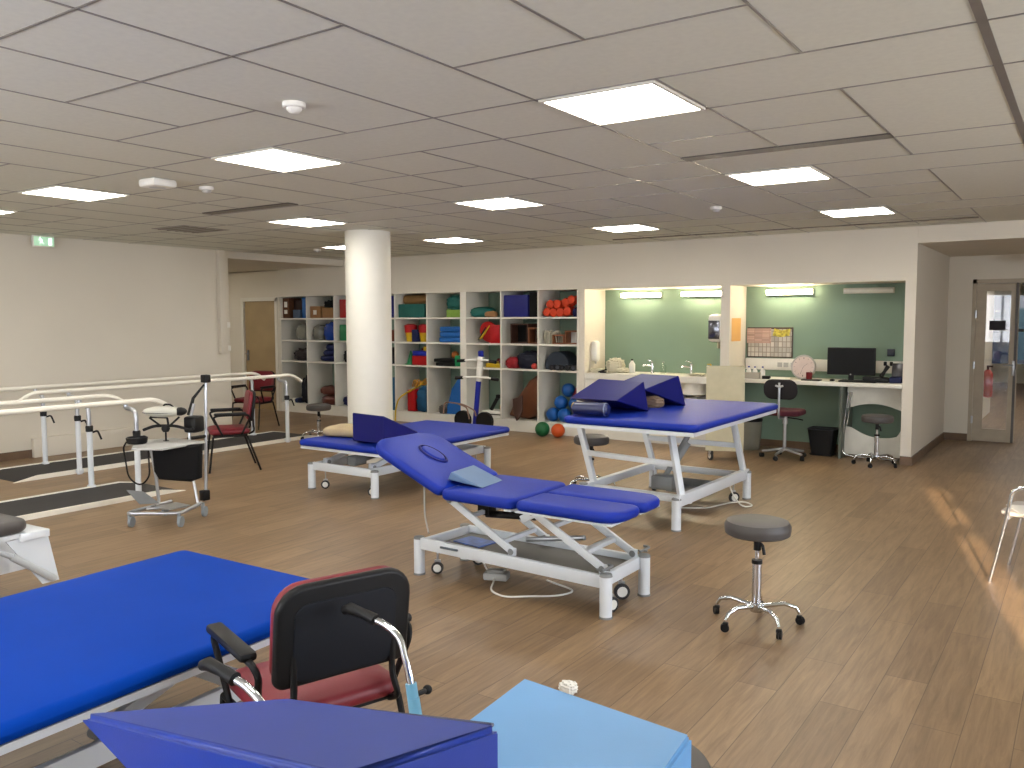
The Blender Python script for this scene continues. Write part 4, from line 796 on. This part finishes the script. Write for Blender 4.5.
# ================================================================== PARALLEL BARS
def bars(lab, x0, x1, y0, y1, ylow0, ylow1, mx0, mx1, my0, my1, posts, zr):
    t = thing('parallel_bars', lab, 'parallel bars', ((x0+x1)/2, (y0+y1)/2, 0), 0, 'parallel bars'); ox, oy = (x0+x1)/2, (y0+y1)/2
    for k, x in enumerate((x0, x1)):
        obj('handrail', MB().tube([(x-ox, y0-oy-.16, zr-.1), (x-ox, y0-oy, zr), (x-ox, y1-oy, zr), (x-ox, y1-oy+.17, zr-.1)], .024, 14, .1), CREAM, t)
    # mat platform: ramps at the ends
    P = [(my0-.22-oy, .0), (my0-oy, .035), (my1-oy, .035), (my1+.22-oy, 0)]
    obj('walking_mat', MB().poly([(mx0-ox, a, b_) for a, b_ in P], (mx1-mx0, 0, 0)), RUBBER, t)
    for x in (mx0-.03, mx1):
        obj('side_rail', MB().poly([(x-ox, my0-.25-oy, 0), (x-ox, my0-oy, .045), (x-ox, my1-oy, .045), (x-ox, my1+.25-oy, 0)], (.03, 0, 0)), CREAM, t)
    for (x, y, s_) in posts:
        p = obj('post', MB().cyl((x-ox, y-oy, 0.0), (x-ox, y-oy, .60), .027, 16), FRAME, t)
        obj('collar', MB().lathe([(.034, .59), (.036, .64), (.03, .65)], (x-ox, y-oy, 0), 16), BLACK, p)
        obj('inner_tube', MB().tube([(x-ox, y-oy, .62), (x-ox, y-oy, zr-.07), (x-ox-.16*s_, y-oy, zr-.06), (x-ox-.165*s_, y-oy, zr-.02)], .021, 12, .10), STEEL, p)
        obj('clamp_lever', MB().tube([(x-ox, y-oy+.03, .58), (x-ox, y-oy+.085, .59), (x-ox+.02, y-oy+.11, .50)], .010, 8, .02), BLACK, p)
        obj('foot_clamp', B((x-ox, y-oy, .035), (.075, .06, .05), bev=.01), FRAME, p)
    return t
bars('cream parallel bars farther set, along the left wall', -10.10, -9.30, 4.52, 8.09, 0, 0, -9.97, -9.22, 4.5, 8.3, [(-9.93, 4.95, 1), (-9.14, 4.92, 1), (-9.93, 7.9, 1), (-9.14, 7.85, 1)], .915)
bars('cream parallel bars nearer set, ending behind the white arm trainer', -8.33, -7.54, 1.9, 4.84, 0, 0, -8.12, -7.40, 1.9, 4.78, [(-8.15, 4.50, 1), (-7.40, 4.54, 1), (-8.17, 2.2, 1), (-7.38, 2.2, 1)], .915)

# ================================================================== ARM TRAINER TROLLEY
t = thing('equipment_trolley', 'steel equipment trolley on four casters with grey tray and tall pole', 'trolley', (-6.31, 4.12, 0))
fr = [(-.12, -.27), (.22, -.05), (.07, .27), (-.27, .05)]
f = MB(); f.tube([(-.24, .20, .115), (-.13, -.30, .115), (.24, -.04, .115), (.04, .30, .115)], .016, 10, .08)
f.tube([(-.16, .0, .115), (-.19, .05, .14), (-.20, .03, .42), (-.22, .0, .66)], .014, 10, .06); f.tube([(-.14, -.1, .115), (.05, .15, .115)], .012, 8); obj('base_frame', f, STEEL, t)
for (x, y) in ((-.11, -.27), (.22, -.04), (.06, .30), (-.24, .12)):
    c = obj('caster', MB().cyl((x, y, .06), (x, y, .12), .016, 10).lathe([(.02, -.012), (.045, -.011), (.045, .011), (.02, .012)], (x+.01, y+.01, .045), 18, M.Rotation(R(30), 4, 'Z') @ M.Rotation(R(90), 4, 'Y')), mat('grey_wheel', (138, 146, 150), .4), t)
obj('tray', MB().slab([(-.33, -.06), (.05, -.33), (.27, -.2), (.20, .24), (-.22, .22)], .655, .672, .006), MIDG, t)
obj('upright', MB().tube([(.02, .28, .12), (-.10, .30, .45), (-.14, .33, .80), (-.12, .37, .96)], .013, 10, .08), STEEL, t)
obj('pole', MB().tube([(-.13, .47, .12), (-.155, .52, 1.14)], .014, 10), STEEL, t)
obj('pole_clamp', B((-.12, .45, .14), (.07, .07, .09), bev=.01), BLACK, t); obj('pole_joint', MB().tube([(-.13, .31, .66), (-.145, .49, .66)], .016, 8), BLACK, t)
obj('pole_head', B((-.155, .52, 1.17), (.066, .066, .07), bev=.01), BLACK, t)
obj('strap', MB().tube([(-.15, .50, 1.12), (-.20, .42, 1.0), (-.18, .36, .86)], [.008, .014, .02], 8), BLACK, t)
obj('cushion_block', B((-.07, .33, .79), (.12, .14, .14), bev=.02, rz=R(20)), BLACK, t)
obj('foot_plate', MB().poly([(-.20, -.12, .15), (-.10, -.0, .15), (-.17, -.10, .26), (-.26, -.20, .28)], (.006, -.006, .003)), GREY, t)
obj('floor_plate', X(-.10, .1, -.05, .15, .125, .135), STEEL, t)
one('hanging_bag', MB().slab([(-.19, .0), (.21, .02), (.20, -.26), (.12, -.29), (-.14, -.27), (-.18, -.20)], 0, .09, .03, M.Translation((0, 0, 0)) @ M.Rotation(R(90), 4, 'X')), BLK, 'black fabric bag hanging under the trolley tray', 'bag', (-6.20, 4.17, .650), rz=R(34))
t = thing('arm_trainer', 'white and black arm trainer unit standing on the trolley tray', 'trainer', (-6.40, 4.19, .672), R(36)); t.scale = (.78, .78, .78)
obj('stem', MB().cyl((0, 0, 0), (0, 0, .16), .010, 10).lathe([(.03, 0), (.03, .006)]).lathe([(.03, .1), (.045, .13), (.04, .17)]), BLACK, t)
obj('yoke', MB().tube([(-.24, .0, .12), (-.12, 0, .165), (.1, 0, .165), (.26, 0, .12), (.30, 0, .135)], .016, 10, .05).tube([(-.17, 0, .255), (-.06, 0, .17)], .011, 8).tube([(.15, 0, .26), (.05, 0, .17)], .011, 8).tube([(-.16, 0, .262), (.02, 0, .255), (.03, 0, .17)], .012, 8, .02), BLACK, t)
obj('housing', MB().sph((-.02, 0, .32), .1, (2.15, 1.15, .62), 28), C_('ivory_shell', (224, 222, 208), .35), t)
obj('seam_band', MB().sph((-.03, 0, .312), .1, (2.14, 1.19, .12), 28), BLACK, t); obj('end_cap', MB().sph((.16, 0, .32), .06, (1.2, 1.2, .75), 20), BLACK, t)
obj('carry_handle', MB().tube([(-.02, 0, .375), (.0, 0, .398), (.06, 0, .395), (.09, 0, .365)], .010, 8, .02), BLACK, t)
t = thing('cable_basket', 'round dark basket with a looped cable at the left end of the trolley tray', 'basket', (-6.47, 3.97, .672))
obj('rim', MB().lathe([(.07, 0), (.08, .01), (.085, .05), (.075, .055), (.07, .02)]), BLACK, t)
obj('cable', MB().tube([(-.02, -.08, .02), (-.02, -.11, -.02), (-.01, -.08, -.28), (.06, -.02, -.35), (.12, .03, -.27), (.12, .02, -.02)], .007, 8, .06), BLACK, t)

# ================================================================== EXERCISE BIKE
t = thing('exercise_bike', 'blue and white upright exercise bike standing in front of the shelving', 'exercise bike', (-7.30, 9.80, 0), R(0))
obj('column', MB().bar((-.06, 0, .12), (.02, 0, .88), .055, .055), BLUP, t); obj('upper_column', MB().bar((.02, 0, .80), (.05, 0, 1.16), .07, .06), PVC, t)
obj('head_unit', B((.055, 0, 1.20), (.08, .05, .09), bev=.015), BLUP, t)
for z, L_ in ((1.11, .22), (.86, .26)):
    h = obj('handlebar', MB().tube([(-L_, -.06, z-.01), (-.1, -.04, z), (.18, -.04, z), (L_+.06, -.06, z-.01)], .014, 8), PVC, t)
    for s_ in (-1, 1): obj('grip', MB().cyl((s_*L_+.03, -.06, z-.01), (s_*(L_+.12)+.03, -.08, z-.02), .024, 10), BLACK, h)
obj('base_frame', MB().bar((-.5, 0, .06), (.35, 0, .06), .05, .05).bar((-.45, -.25, .03), (-.45, .25, .03), .05, .05).bar((.3, -.25, .03), (.3, .25, .03), .05, .05), PVC, t)
for x in (-.28, .12): obj('flywheel', MB().lathe([(.05, -.03), (.14, -.028), (.14, .028), (.05, .03)], (x, 0, .22), 24, M.Rotation(R(90), 4, 'X')), BLACK, t)
obj('crank_guard', MB().tube([(-.58, -.08, .30), (-.56, -.08, .48), (-.20, -.08, .46), (.0, -.08, .38), (.02, -.08, .30)], .011, 8, .08).tube([(-.3, -.08, .46), (-.14, -.08, .42), (-.10, -.08, .25)], .011, 8, .05), mat('bronze_tube', (150, 120, 104), .35, .6), t)

# ================================================================== SINK ALCOVE
cz = .93
t = thing('sink_counter', 'long white counter with two taps in the sink alcove', 'counter', (-5.96, YW, 0))
obj('worktop', X(.003, 1.86, .0, YB-YW-.002, cz-.09, cz, .004), WHITE, t)
obj('front_panel', X(.003, 1.34, .02, .05, 0.0, cz-.09), WHITE, t); obj('side_panel', X(1.34, 1.37, .02, YB-YW-.002, 0, cz-.09), WHITE, t); obj('end_panel', X(1.83, 1.86, .02, YB-YW-.002, 0, cz-.09), WHITE, t)
obj('lower_panel', X(1.37, 1.83, .05, .08, 0, .42), WHITE, t); obj('back_board', X(1.37, 1.83, .42, .44, .42, cz-.09), MIDG, t)
obj('basin', MB().lathe([(.05, -.2), (.18, -.17), (.2, -.01)], (1.58, .24, cz-.08), 28), PVC, t); obj('trap', MB().tube([(1.58, .24, cz-.27), (1.58, .24, cz-.38), (1.68, .26, cz-.42), (1.72, .36, cz-.32)], .02, 10, .04), MIDG, t)
for x, lab in ((-5.08, 'left chrome tap of the sink counter'), (-4.50, 'right chrome tap of the sink counter')):
    q = thing('tap', lab, 'tap', (x, 10.93, cz), 0, 'chrome taps')
    obj('body', MB().lathe([(.026, 0), (.02, .02), (.02, .15), (.012, .155)]), CHROME, q); obj('spout', MB().tube([(0, 0, .10), (-.09, -.09, .12), (-.1, -.1, .10)], .012, 10, .015), CHROME, q); obj('lever', MB().bar((0, 0, .165), (-.06, -.05, .19), .03, .012), CHROME, q)
t = thing('soap_dispenser', 'white oval soap dispenser on the left side wall of the sink alcove', 'dispenser', (-5.955, 10.78, 1.08))
obj('housing', MB().slab(rrect(-.06, .06, 0, .30, .055), 0, .10, .03, M.Rotation(R(90), 4, 'Z') @ M.Rotation(R(90), 4, 'X')), PVC, t); obj('nozzle', MB().cyl((.05, 0, -.03), (.05, 0, .02), .015), MIDG, t)
for k, (x, y, d_, h_) in enumerate(((-5.84, 10.72, .2, .06), (-5.62, 10.86, .26, .20), (-5.48, 10.82, .2, .07), (-4.30, 10.7, .24, .04))):
    one('paper_towels', MB().blob((0, 0, 0), (d_, .2, h_), 100+k, .16, 4), C_('towel_white', (232, 226, 200), .9), ('low white paper towel heap at the left end of the sink counter', 'tall white paper heap beside the spray bottle on the counter', 'small white paper heap just left of the first bottle', 'flat white towel by the right end of the sink counter')[k], 'towels', (x, y, cz))
one('black_clip', MB().bar((-.07, 0, .012), (.05, .02, .05), .03, .02).bar((-.03, 0, .02), (.06, -.02, .015), .03, .02).box((0, 0, .008), (.07, .05, .014), bev=.004), BLACK, 'black gadget lying by the soap dispenser', 'gadget', (-5.70, 10.62, cz))
def bottle(x, y, z, h, r, mb, mc, lab, grp=None, par='cap'):
    t = thing('bottle', lab, 'bottle', (x, y, z), 0, grp)
    obj('bottle_body', MB().lathe([(r*.9, 0), (r, .01), (r, h*.62), (r*.4, h*.82), (r*.32, h*.9)], seg=18), mb, t); obj('cap', MB().lathe([(r*.36, h*.88), (r*.36, h), (r*.2, h)], seg=14), mc, t); return t
bottle(-5.36, 10.86, cz, .20, .045, PVC, BLACK, 'white bottle with black cap left of the taps')
bottle(-5.66, 10.95, cz, .21, .04, CLR, BLACK, 'pale bottle with black cap behind the tall paper heap')
bottle(-4.90, 10.90, cz, .17, .04, glass('bottle_clear', (.82, .88, .84)), CLR, 'clear bottle standing between the two taps')
t = thing('towel_dispenser', 'steel and white paper towel dispenser on the right side wall of the sink alcove', 'dispenser', (-3.955, 10.78, 1.40))
obj('housing', B((-.11, 0, .17), (.21, .28, .36), bev=.05), PVC, t); obj('front_plate', B((-.12, -.143, .15), (.15, .008, .24), bev=.003), mat('dark_chrome', (110, 112, 120), .15, .9), t); obj('towel_end', B((-.08, 0, -.05), (.03, .18, .09), bev=.01), C_('towel_white', (232, 226, 200), .9), t)
one('pump_bottle', MB().lathe([(.03, 0), (.03, .10), (.012, .13), (.012, .16)]).bar((0, 0, .165), (-.05, 0, .16), .014, .012), YEL, 'yellow pump bottle behind the beige cart', 'bottle', (-4.14, 10.72, cz))
t = thing('beige_cart', 'tall beige panelled cart on casters in front of the pillar between the alcoves', 'cart', (-3.62, 9.85, 0), R(21))
CP = mat('cart_beige', (190, 182, 152), .5)
obj('front_panel', X(-.22, .22, -.2, -.18, .14, 1.12), CP, t); obj('side_panel', X(-.22, -.2, -.18, .12, .14, 1.12), CP, t); obj('side_panel', X(.2, .22, -.18, .12, .14, 1.12), CP, t); obj('back_panel', X(-.2, .2, .1, .12, .14, 1.12), CP, t)
obj('cart_shelf', X(-.2, .2, -.18, .1, .55, .57), CP, t); obj('bottom_panel', X(-.22, .22, -.2, .12, .12, .14), CP, t)
for x, y in ((-.17, -.15), (.17, -.15), (-.17, .08), (.17, .08)): caster(t, x, y, r=.05, rz=R(30))
for k in range(3): bottle(-3.73+.1*k, 9.78+.04*k, .572, .2, .035, CLR, PVC, ('left bottle inside the beige cart', 'middle bottle inside the beige cart', 'right bottle inside the beige cart')[k], 'bottles in the cart')

# ================================================================== DESK ALCOVE
t = thing('alcove_desk', 'long white desk board spanning the desk alcove', 'desk', (-3.83, YW, 0)); dz = .93
obj('desktop', X(.002, 2.058, .0, YB-YW-.002, dz-.05, dz, .004), WHITE, t); obj('support_panel', X(1.36, 1.39, .06, YB-YW-.002, .0, dz-.05), mat('panel_dark', (90, 96, 84), .5), t)
obj('cable_trunking', X(.02, 2.04, YB-YW-.05, YB-YW-.001, 1.02, 1.17, .004), PVC, t)
for x in (.45, .53, .62, 1.86): obj('socket', X(x, x+.06, YB-YW-.056, YB-YW-.05, 1.06, 1.12), MIDG, t)
WV = mat('stand_white', (206, 204, 192), .45)
t = thing('curved_panel_stand', 'white curved panels on a chrome tube stand under the desk', 'stand', (-2.12, 10.72, 0))
pts = [(-.30, .86), (.31, .86), (.31, .60)]+[(.31-.61*k/12, .60+.07*math.sin(math.pi*k/12)) for k in range(1, 12)]+[(-.30, .60)]
obj('upper_panel', MB().poly([(x, .06, z) for x, z in pts], (0, .015, 0)), WV, t)
pts = [(-.34, .04), (.31, .04), (.31, .36)]+[(.31-.60*k/14, .30-.06*math.sin(math.pi*(k/14))+.10*(k/14)**2) for k in range(1, 14)]+[(-.31, .38)]
obj('lower_panel', MB().poly([(x, .06, z) for x, z in pts], (0, .015, 0)), WV, t)
obj('chrome_frame', MB().tube([(-.28, .03, .80), (-.34, .0, .20), (-.32, -.03, .05), (-.2, -.04, .025), (.3, -.04, .025)], .012, 10, .08).tube([(-.24, .03, .80), (-.29, .02, .4)], .010, 8), CHROME, t)
t = thing('monitor', 'black computer monitor on the alcove desk', 'monitor', (-2.40, 10.84, dz))
obj('screen_housing', MB().box((0, 0, .24), (.56, .03, .335), bev=.008), BLACK, t); obj('screen_panel', X(-.265, .265, -.018, -.0155, .09, .395), mat('screen_off', (12, 13, 13), .5, spec=.2), t)
obj('stand', MB().bx(-.03, .03, .0, .03, .01, .12).slab(rrect(-.12, .12, -.08, .1, .03), 0, .012, .004), BLACK, t); obj('logo_dot', MB().cyl((0, -.0185, .082), (0, -.0165, .082), .009, 12), MIDG, t)
one('keyboard', MB().box((0, 0, .01), (.42, .14, .018), bev=.005), BLACK, 'black keyboard in front of the monitor', 'keyboard', (-2.28, 10.66, dz))
one('computer_box', MB().box((0, 0, .03), (.26, .17, .06), bev=.008), BLACK, 'low black box beside the monitor foot', 'computer', (-2.12, 10.84, dz))
one('mouse', MB().sph((0, 0, .014), .03, (1, 1.5, .5)), BLACK, 'black mouse at the left of the keyboard', 'mouse', (-2.58, 10.68, dz))
one('black_folder', MB().box((0, 0, .008), (.22, .14, .015), bev=.004), BLACK, 'thin black folder on the desk in front of the clock', 'folder', (-2.82, 10.66, dz))
t = thing('wall_clock', 'round wall clock propped up on the desk left of the monitor', 'clock', (-2.97, 10.84, dz))
q = M.Translation((0, 0, .155)) @ M.Rotation(R(80), 4, 'X')
obj('clock_case', MB().lathe([(.10, -.04), (.15, -.035), (.155, 0), (.148, .018), (.136, .018), (.134, .004), (.01, .003)], seg=44, mx=q), mat('silver_case', (170, 164, 154), .3, .6), t)
obj('clock_face', MB().lathe([(.02, .003), (.134, .005), (.02, .0055)], seg=44, mx=q), mat('clock_face', (204, 184, 172), .4), t)
for k in range(12): a = R(30*k); obj('hour_mark', MB().bar(q @ V((.10*math.sin(a), .10*math.cos(a), .007)), q @ V((.122*math.sin(a), .122*math.cos(a), .007)), .006, .002, 0), BLACK, t)
obj('clock_hands', MB().bar(q @ V((0, 0, .008)), q @ V((.05, .045, .008)), .006, .002, 0).bar(q @ V((0, 0, .009)), q @ V((-.03, -.09, .009)), .004, .002, 0), BLACK, t)
one('red_pot', MB().lathe([(.035, 0), (.038, .10), (.030, .10), (.028, .01)]), C_('deep_red', (130, 16, 22), .35), 'small dark red pot in front of the clock', 'pot', (-2.86, 10.70, dz))
t = thing('desk_phone', 'black desk telephone at the right end of the desk', 'telephone', (-2.02, 10.74, dz))
obj('phone_base', MB().box((0, .02, .03), (.16, .18, .05), bev=.012), BLACK, t); obj('handset', MB().tube([(-.02, .02, .07), (.01, .05, .13), (.05, .06, .20)], [.026, .018, .026], 12), BLACK, t)
t = thing('tablet_stand', 'dark tablet standing on a navy box at the right end of the desk', 'tablet', (-1.875, 10.80, dz))
obj('navy_box', MB().box((0, 0, .035), (.13, .18, .07), bev=.006), DBLU, t); obj('screen', MB().box((0, .03, .15), (.12, .015, .16), bev=.006, rot=M.Rotation(R(-14), 3, 'X')), mat('tablet_dark', (50, 46, 50), .3), t)
one('black_plug', MB().box((0, 0, 0), (.03, .05, .05), bev=.006), BLACK, 'left black plug in the trunking above the phone', 'plug', (-2.06, YB-.082, 1.14), 'black plugs')
one('black_plug', MB().box((0, 0, 0), (.03, .05, .05), bev=.006), BLACK, 'right black plug in the trunking above the phone', 'plug', (-1.99, YB-.082, 1.14), 'black plugs')
one('wall_module', B((0, 0, 0), (.085, .03, .085), bev=.006), mat('ink_module', (14, 22, 40), .4), 'small black square unit on the green wall right of the monitor', 'wall unit', (-2.01, YB-.015, 1.275))
for k in range(4): bottle(-3.74+.09*k, 10.76+.03*(k % 2), dz, .15, .032, PVC, BLUP, ('white bottle with blue cap, first from the pillar on the desk', 'white bottle with blue cap, second from the pillar on the desk', 'white bottle with blue cap, third from the pillar on the desk', 'white bottle with blue cap, fourth from the pillar on the desk')[k], 'white bottles on the desk')
one('carton_strip', MB().box((0, 0, .04), (.30, .07, .08), bev=.004), C_('carton_pale', (196, 188, 172)), 'pale low carton in front of the white desk bottles', 'box', (-3.60, 10.62, dz))
one('tape_box', MB().box((0, 0, .02), (.09, .07, .04), bev=.004), BLACK, 'small black box right of the pale carton', 'box', (-3.38, 10.66, dz))
one('paper_pad', MB().box((0, 0, .006), (.21, .15, .012), bev=.002), PVC, 'white paper pad on the desk behind the swivel chair', 'paper', (-3.22, 10.70, dz))
t = thing('planning_board', 'pinned planning board with ruled sheets above the desk bottles', 'board', (-3.80, YB-.02, 1.18))
obj('board_frame', X(0, .60, 0, .02, 0, .40), mat('board_dark', (74, 60, 50), .5), t); obj('ruled_sheet', X(.015, .585, -.004, 0, .015, .375), grid_mat('planning_grid', (204, 198, 186), (140, 130, 122), .052, .07, .005), t)
obj('pinned_paper', X(-.005, .32, -.009, -.005, .19, .385), grid_mat('pink_sheet', (206, 174, 158), (170, 134, 122), .10, .022, .003), t)
obj('yellow_notes', MB().slab([(.34, .29), (.44, .27), (.56, .29), (.57, .38), (.46, .36), (.36, .385)], 0, .004, .001, M.Translation((0, -.005, 0)) @ M.Rotation(R(90), 4, 'X')), mat('note_yellow', (190, 176, 70), .6, var=.5, scale=30), t)
one('orange_notice', X(0, .003, 0, .34, 0, .30), grid_mat('orange_sheet', (232, 186, 112), (206, 158, 92), .3, .03, .004), 'orange paper notice on the side of the pillar between the alcoves', 'notice', (-3.829, 10.62, 1.40))
t = thing('pedal_bin', 'ribbed grey bin with dark lid under the desk behind the cart', 'bin', (-3.62, 10.76, 0))
obj('bin_body', MB().lathe([(.13, 0)]+[(.135+.004*(k % 2)+.002*k, .03+.03*k) for k in range(11)]+[(.16, .37)]), mat('bin_grey', (120, 118, 104), .5), t); obj('lid', MB().lathe([(.165, .37), (.168, .40), (.14, .43), (.03, .44)]), BLACK, t)
t = thing('waste_basket', 'black waste basket on the floor under the desk', 'bin', (-2.70, 10.80, 0))
obj('basket', MB().slab(rrect(-.14, .14, -.11, .11, .04), 0, .02, .008).rings([[V((x, y, .0)) for x, y in rrect(-.12, .12, -.10, .10, .04)], [V((x, y, .33)) for x, y in rrect(-.165, .165, -.13, .13, .04)]]), BLACK, t); obj('liner', MB().tube([(x, y, .33) for x, y in rrect(-.165, .165, -.13, .13, .04)], .008, 6, closed=True), mat('bin_liner', (30, 30, 40), .3), t)
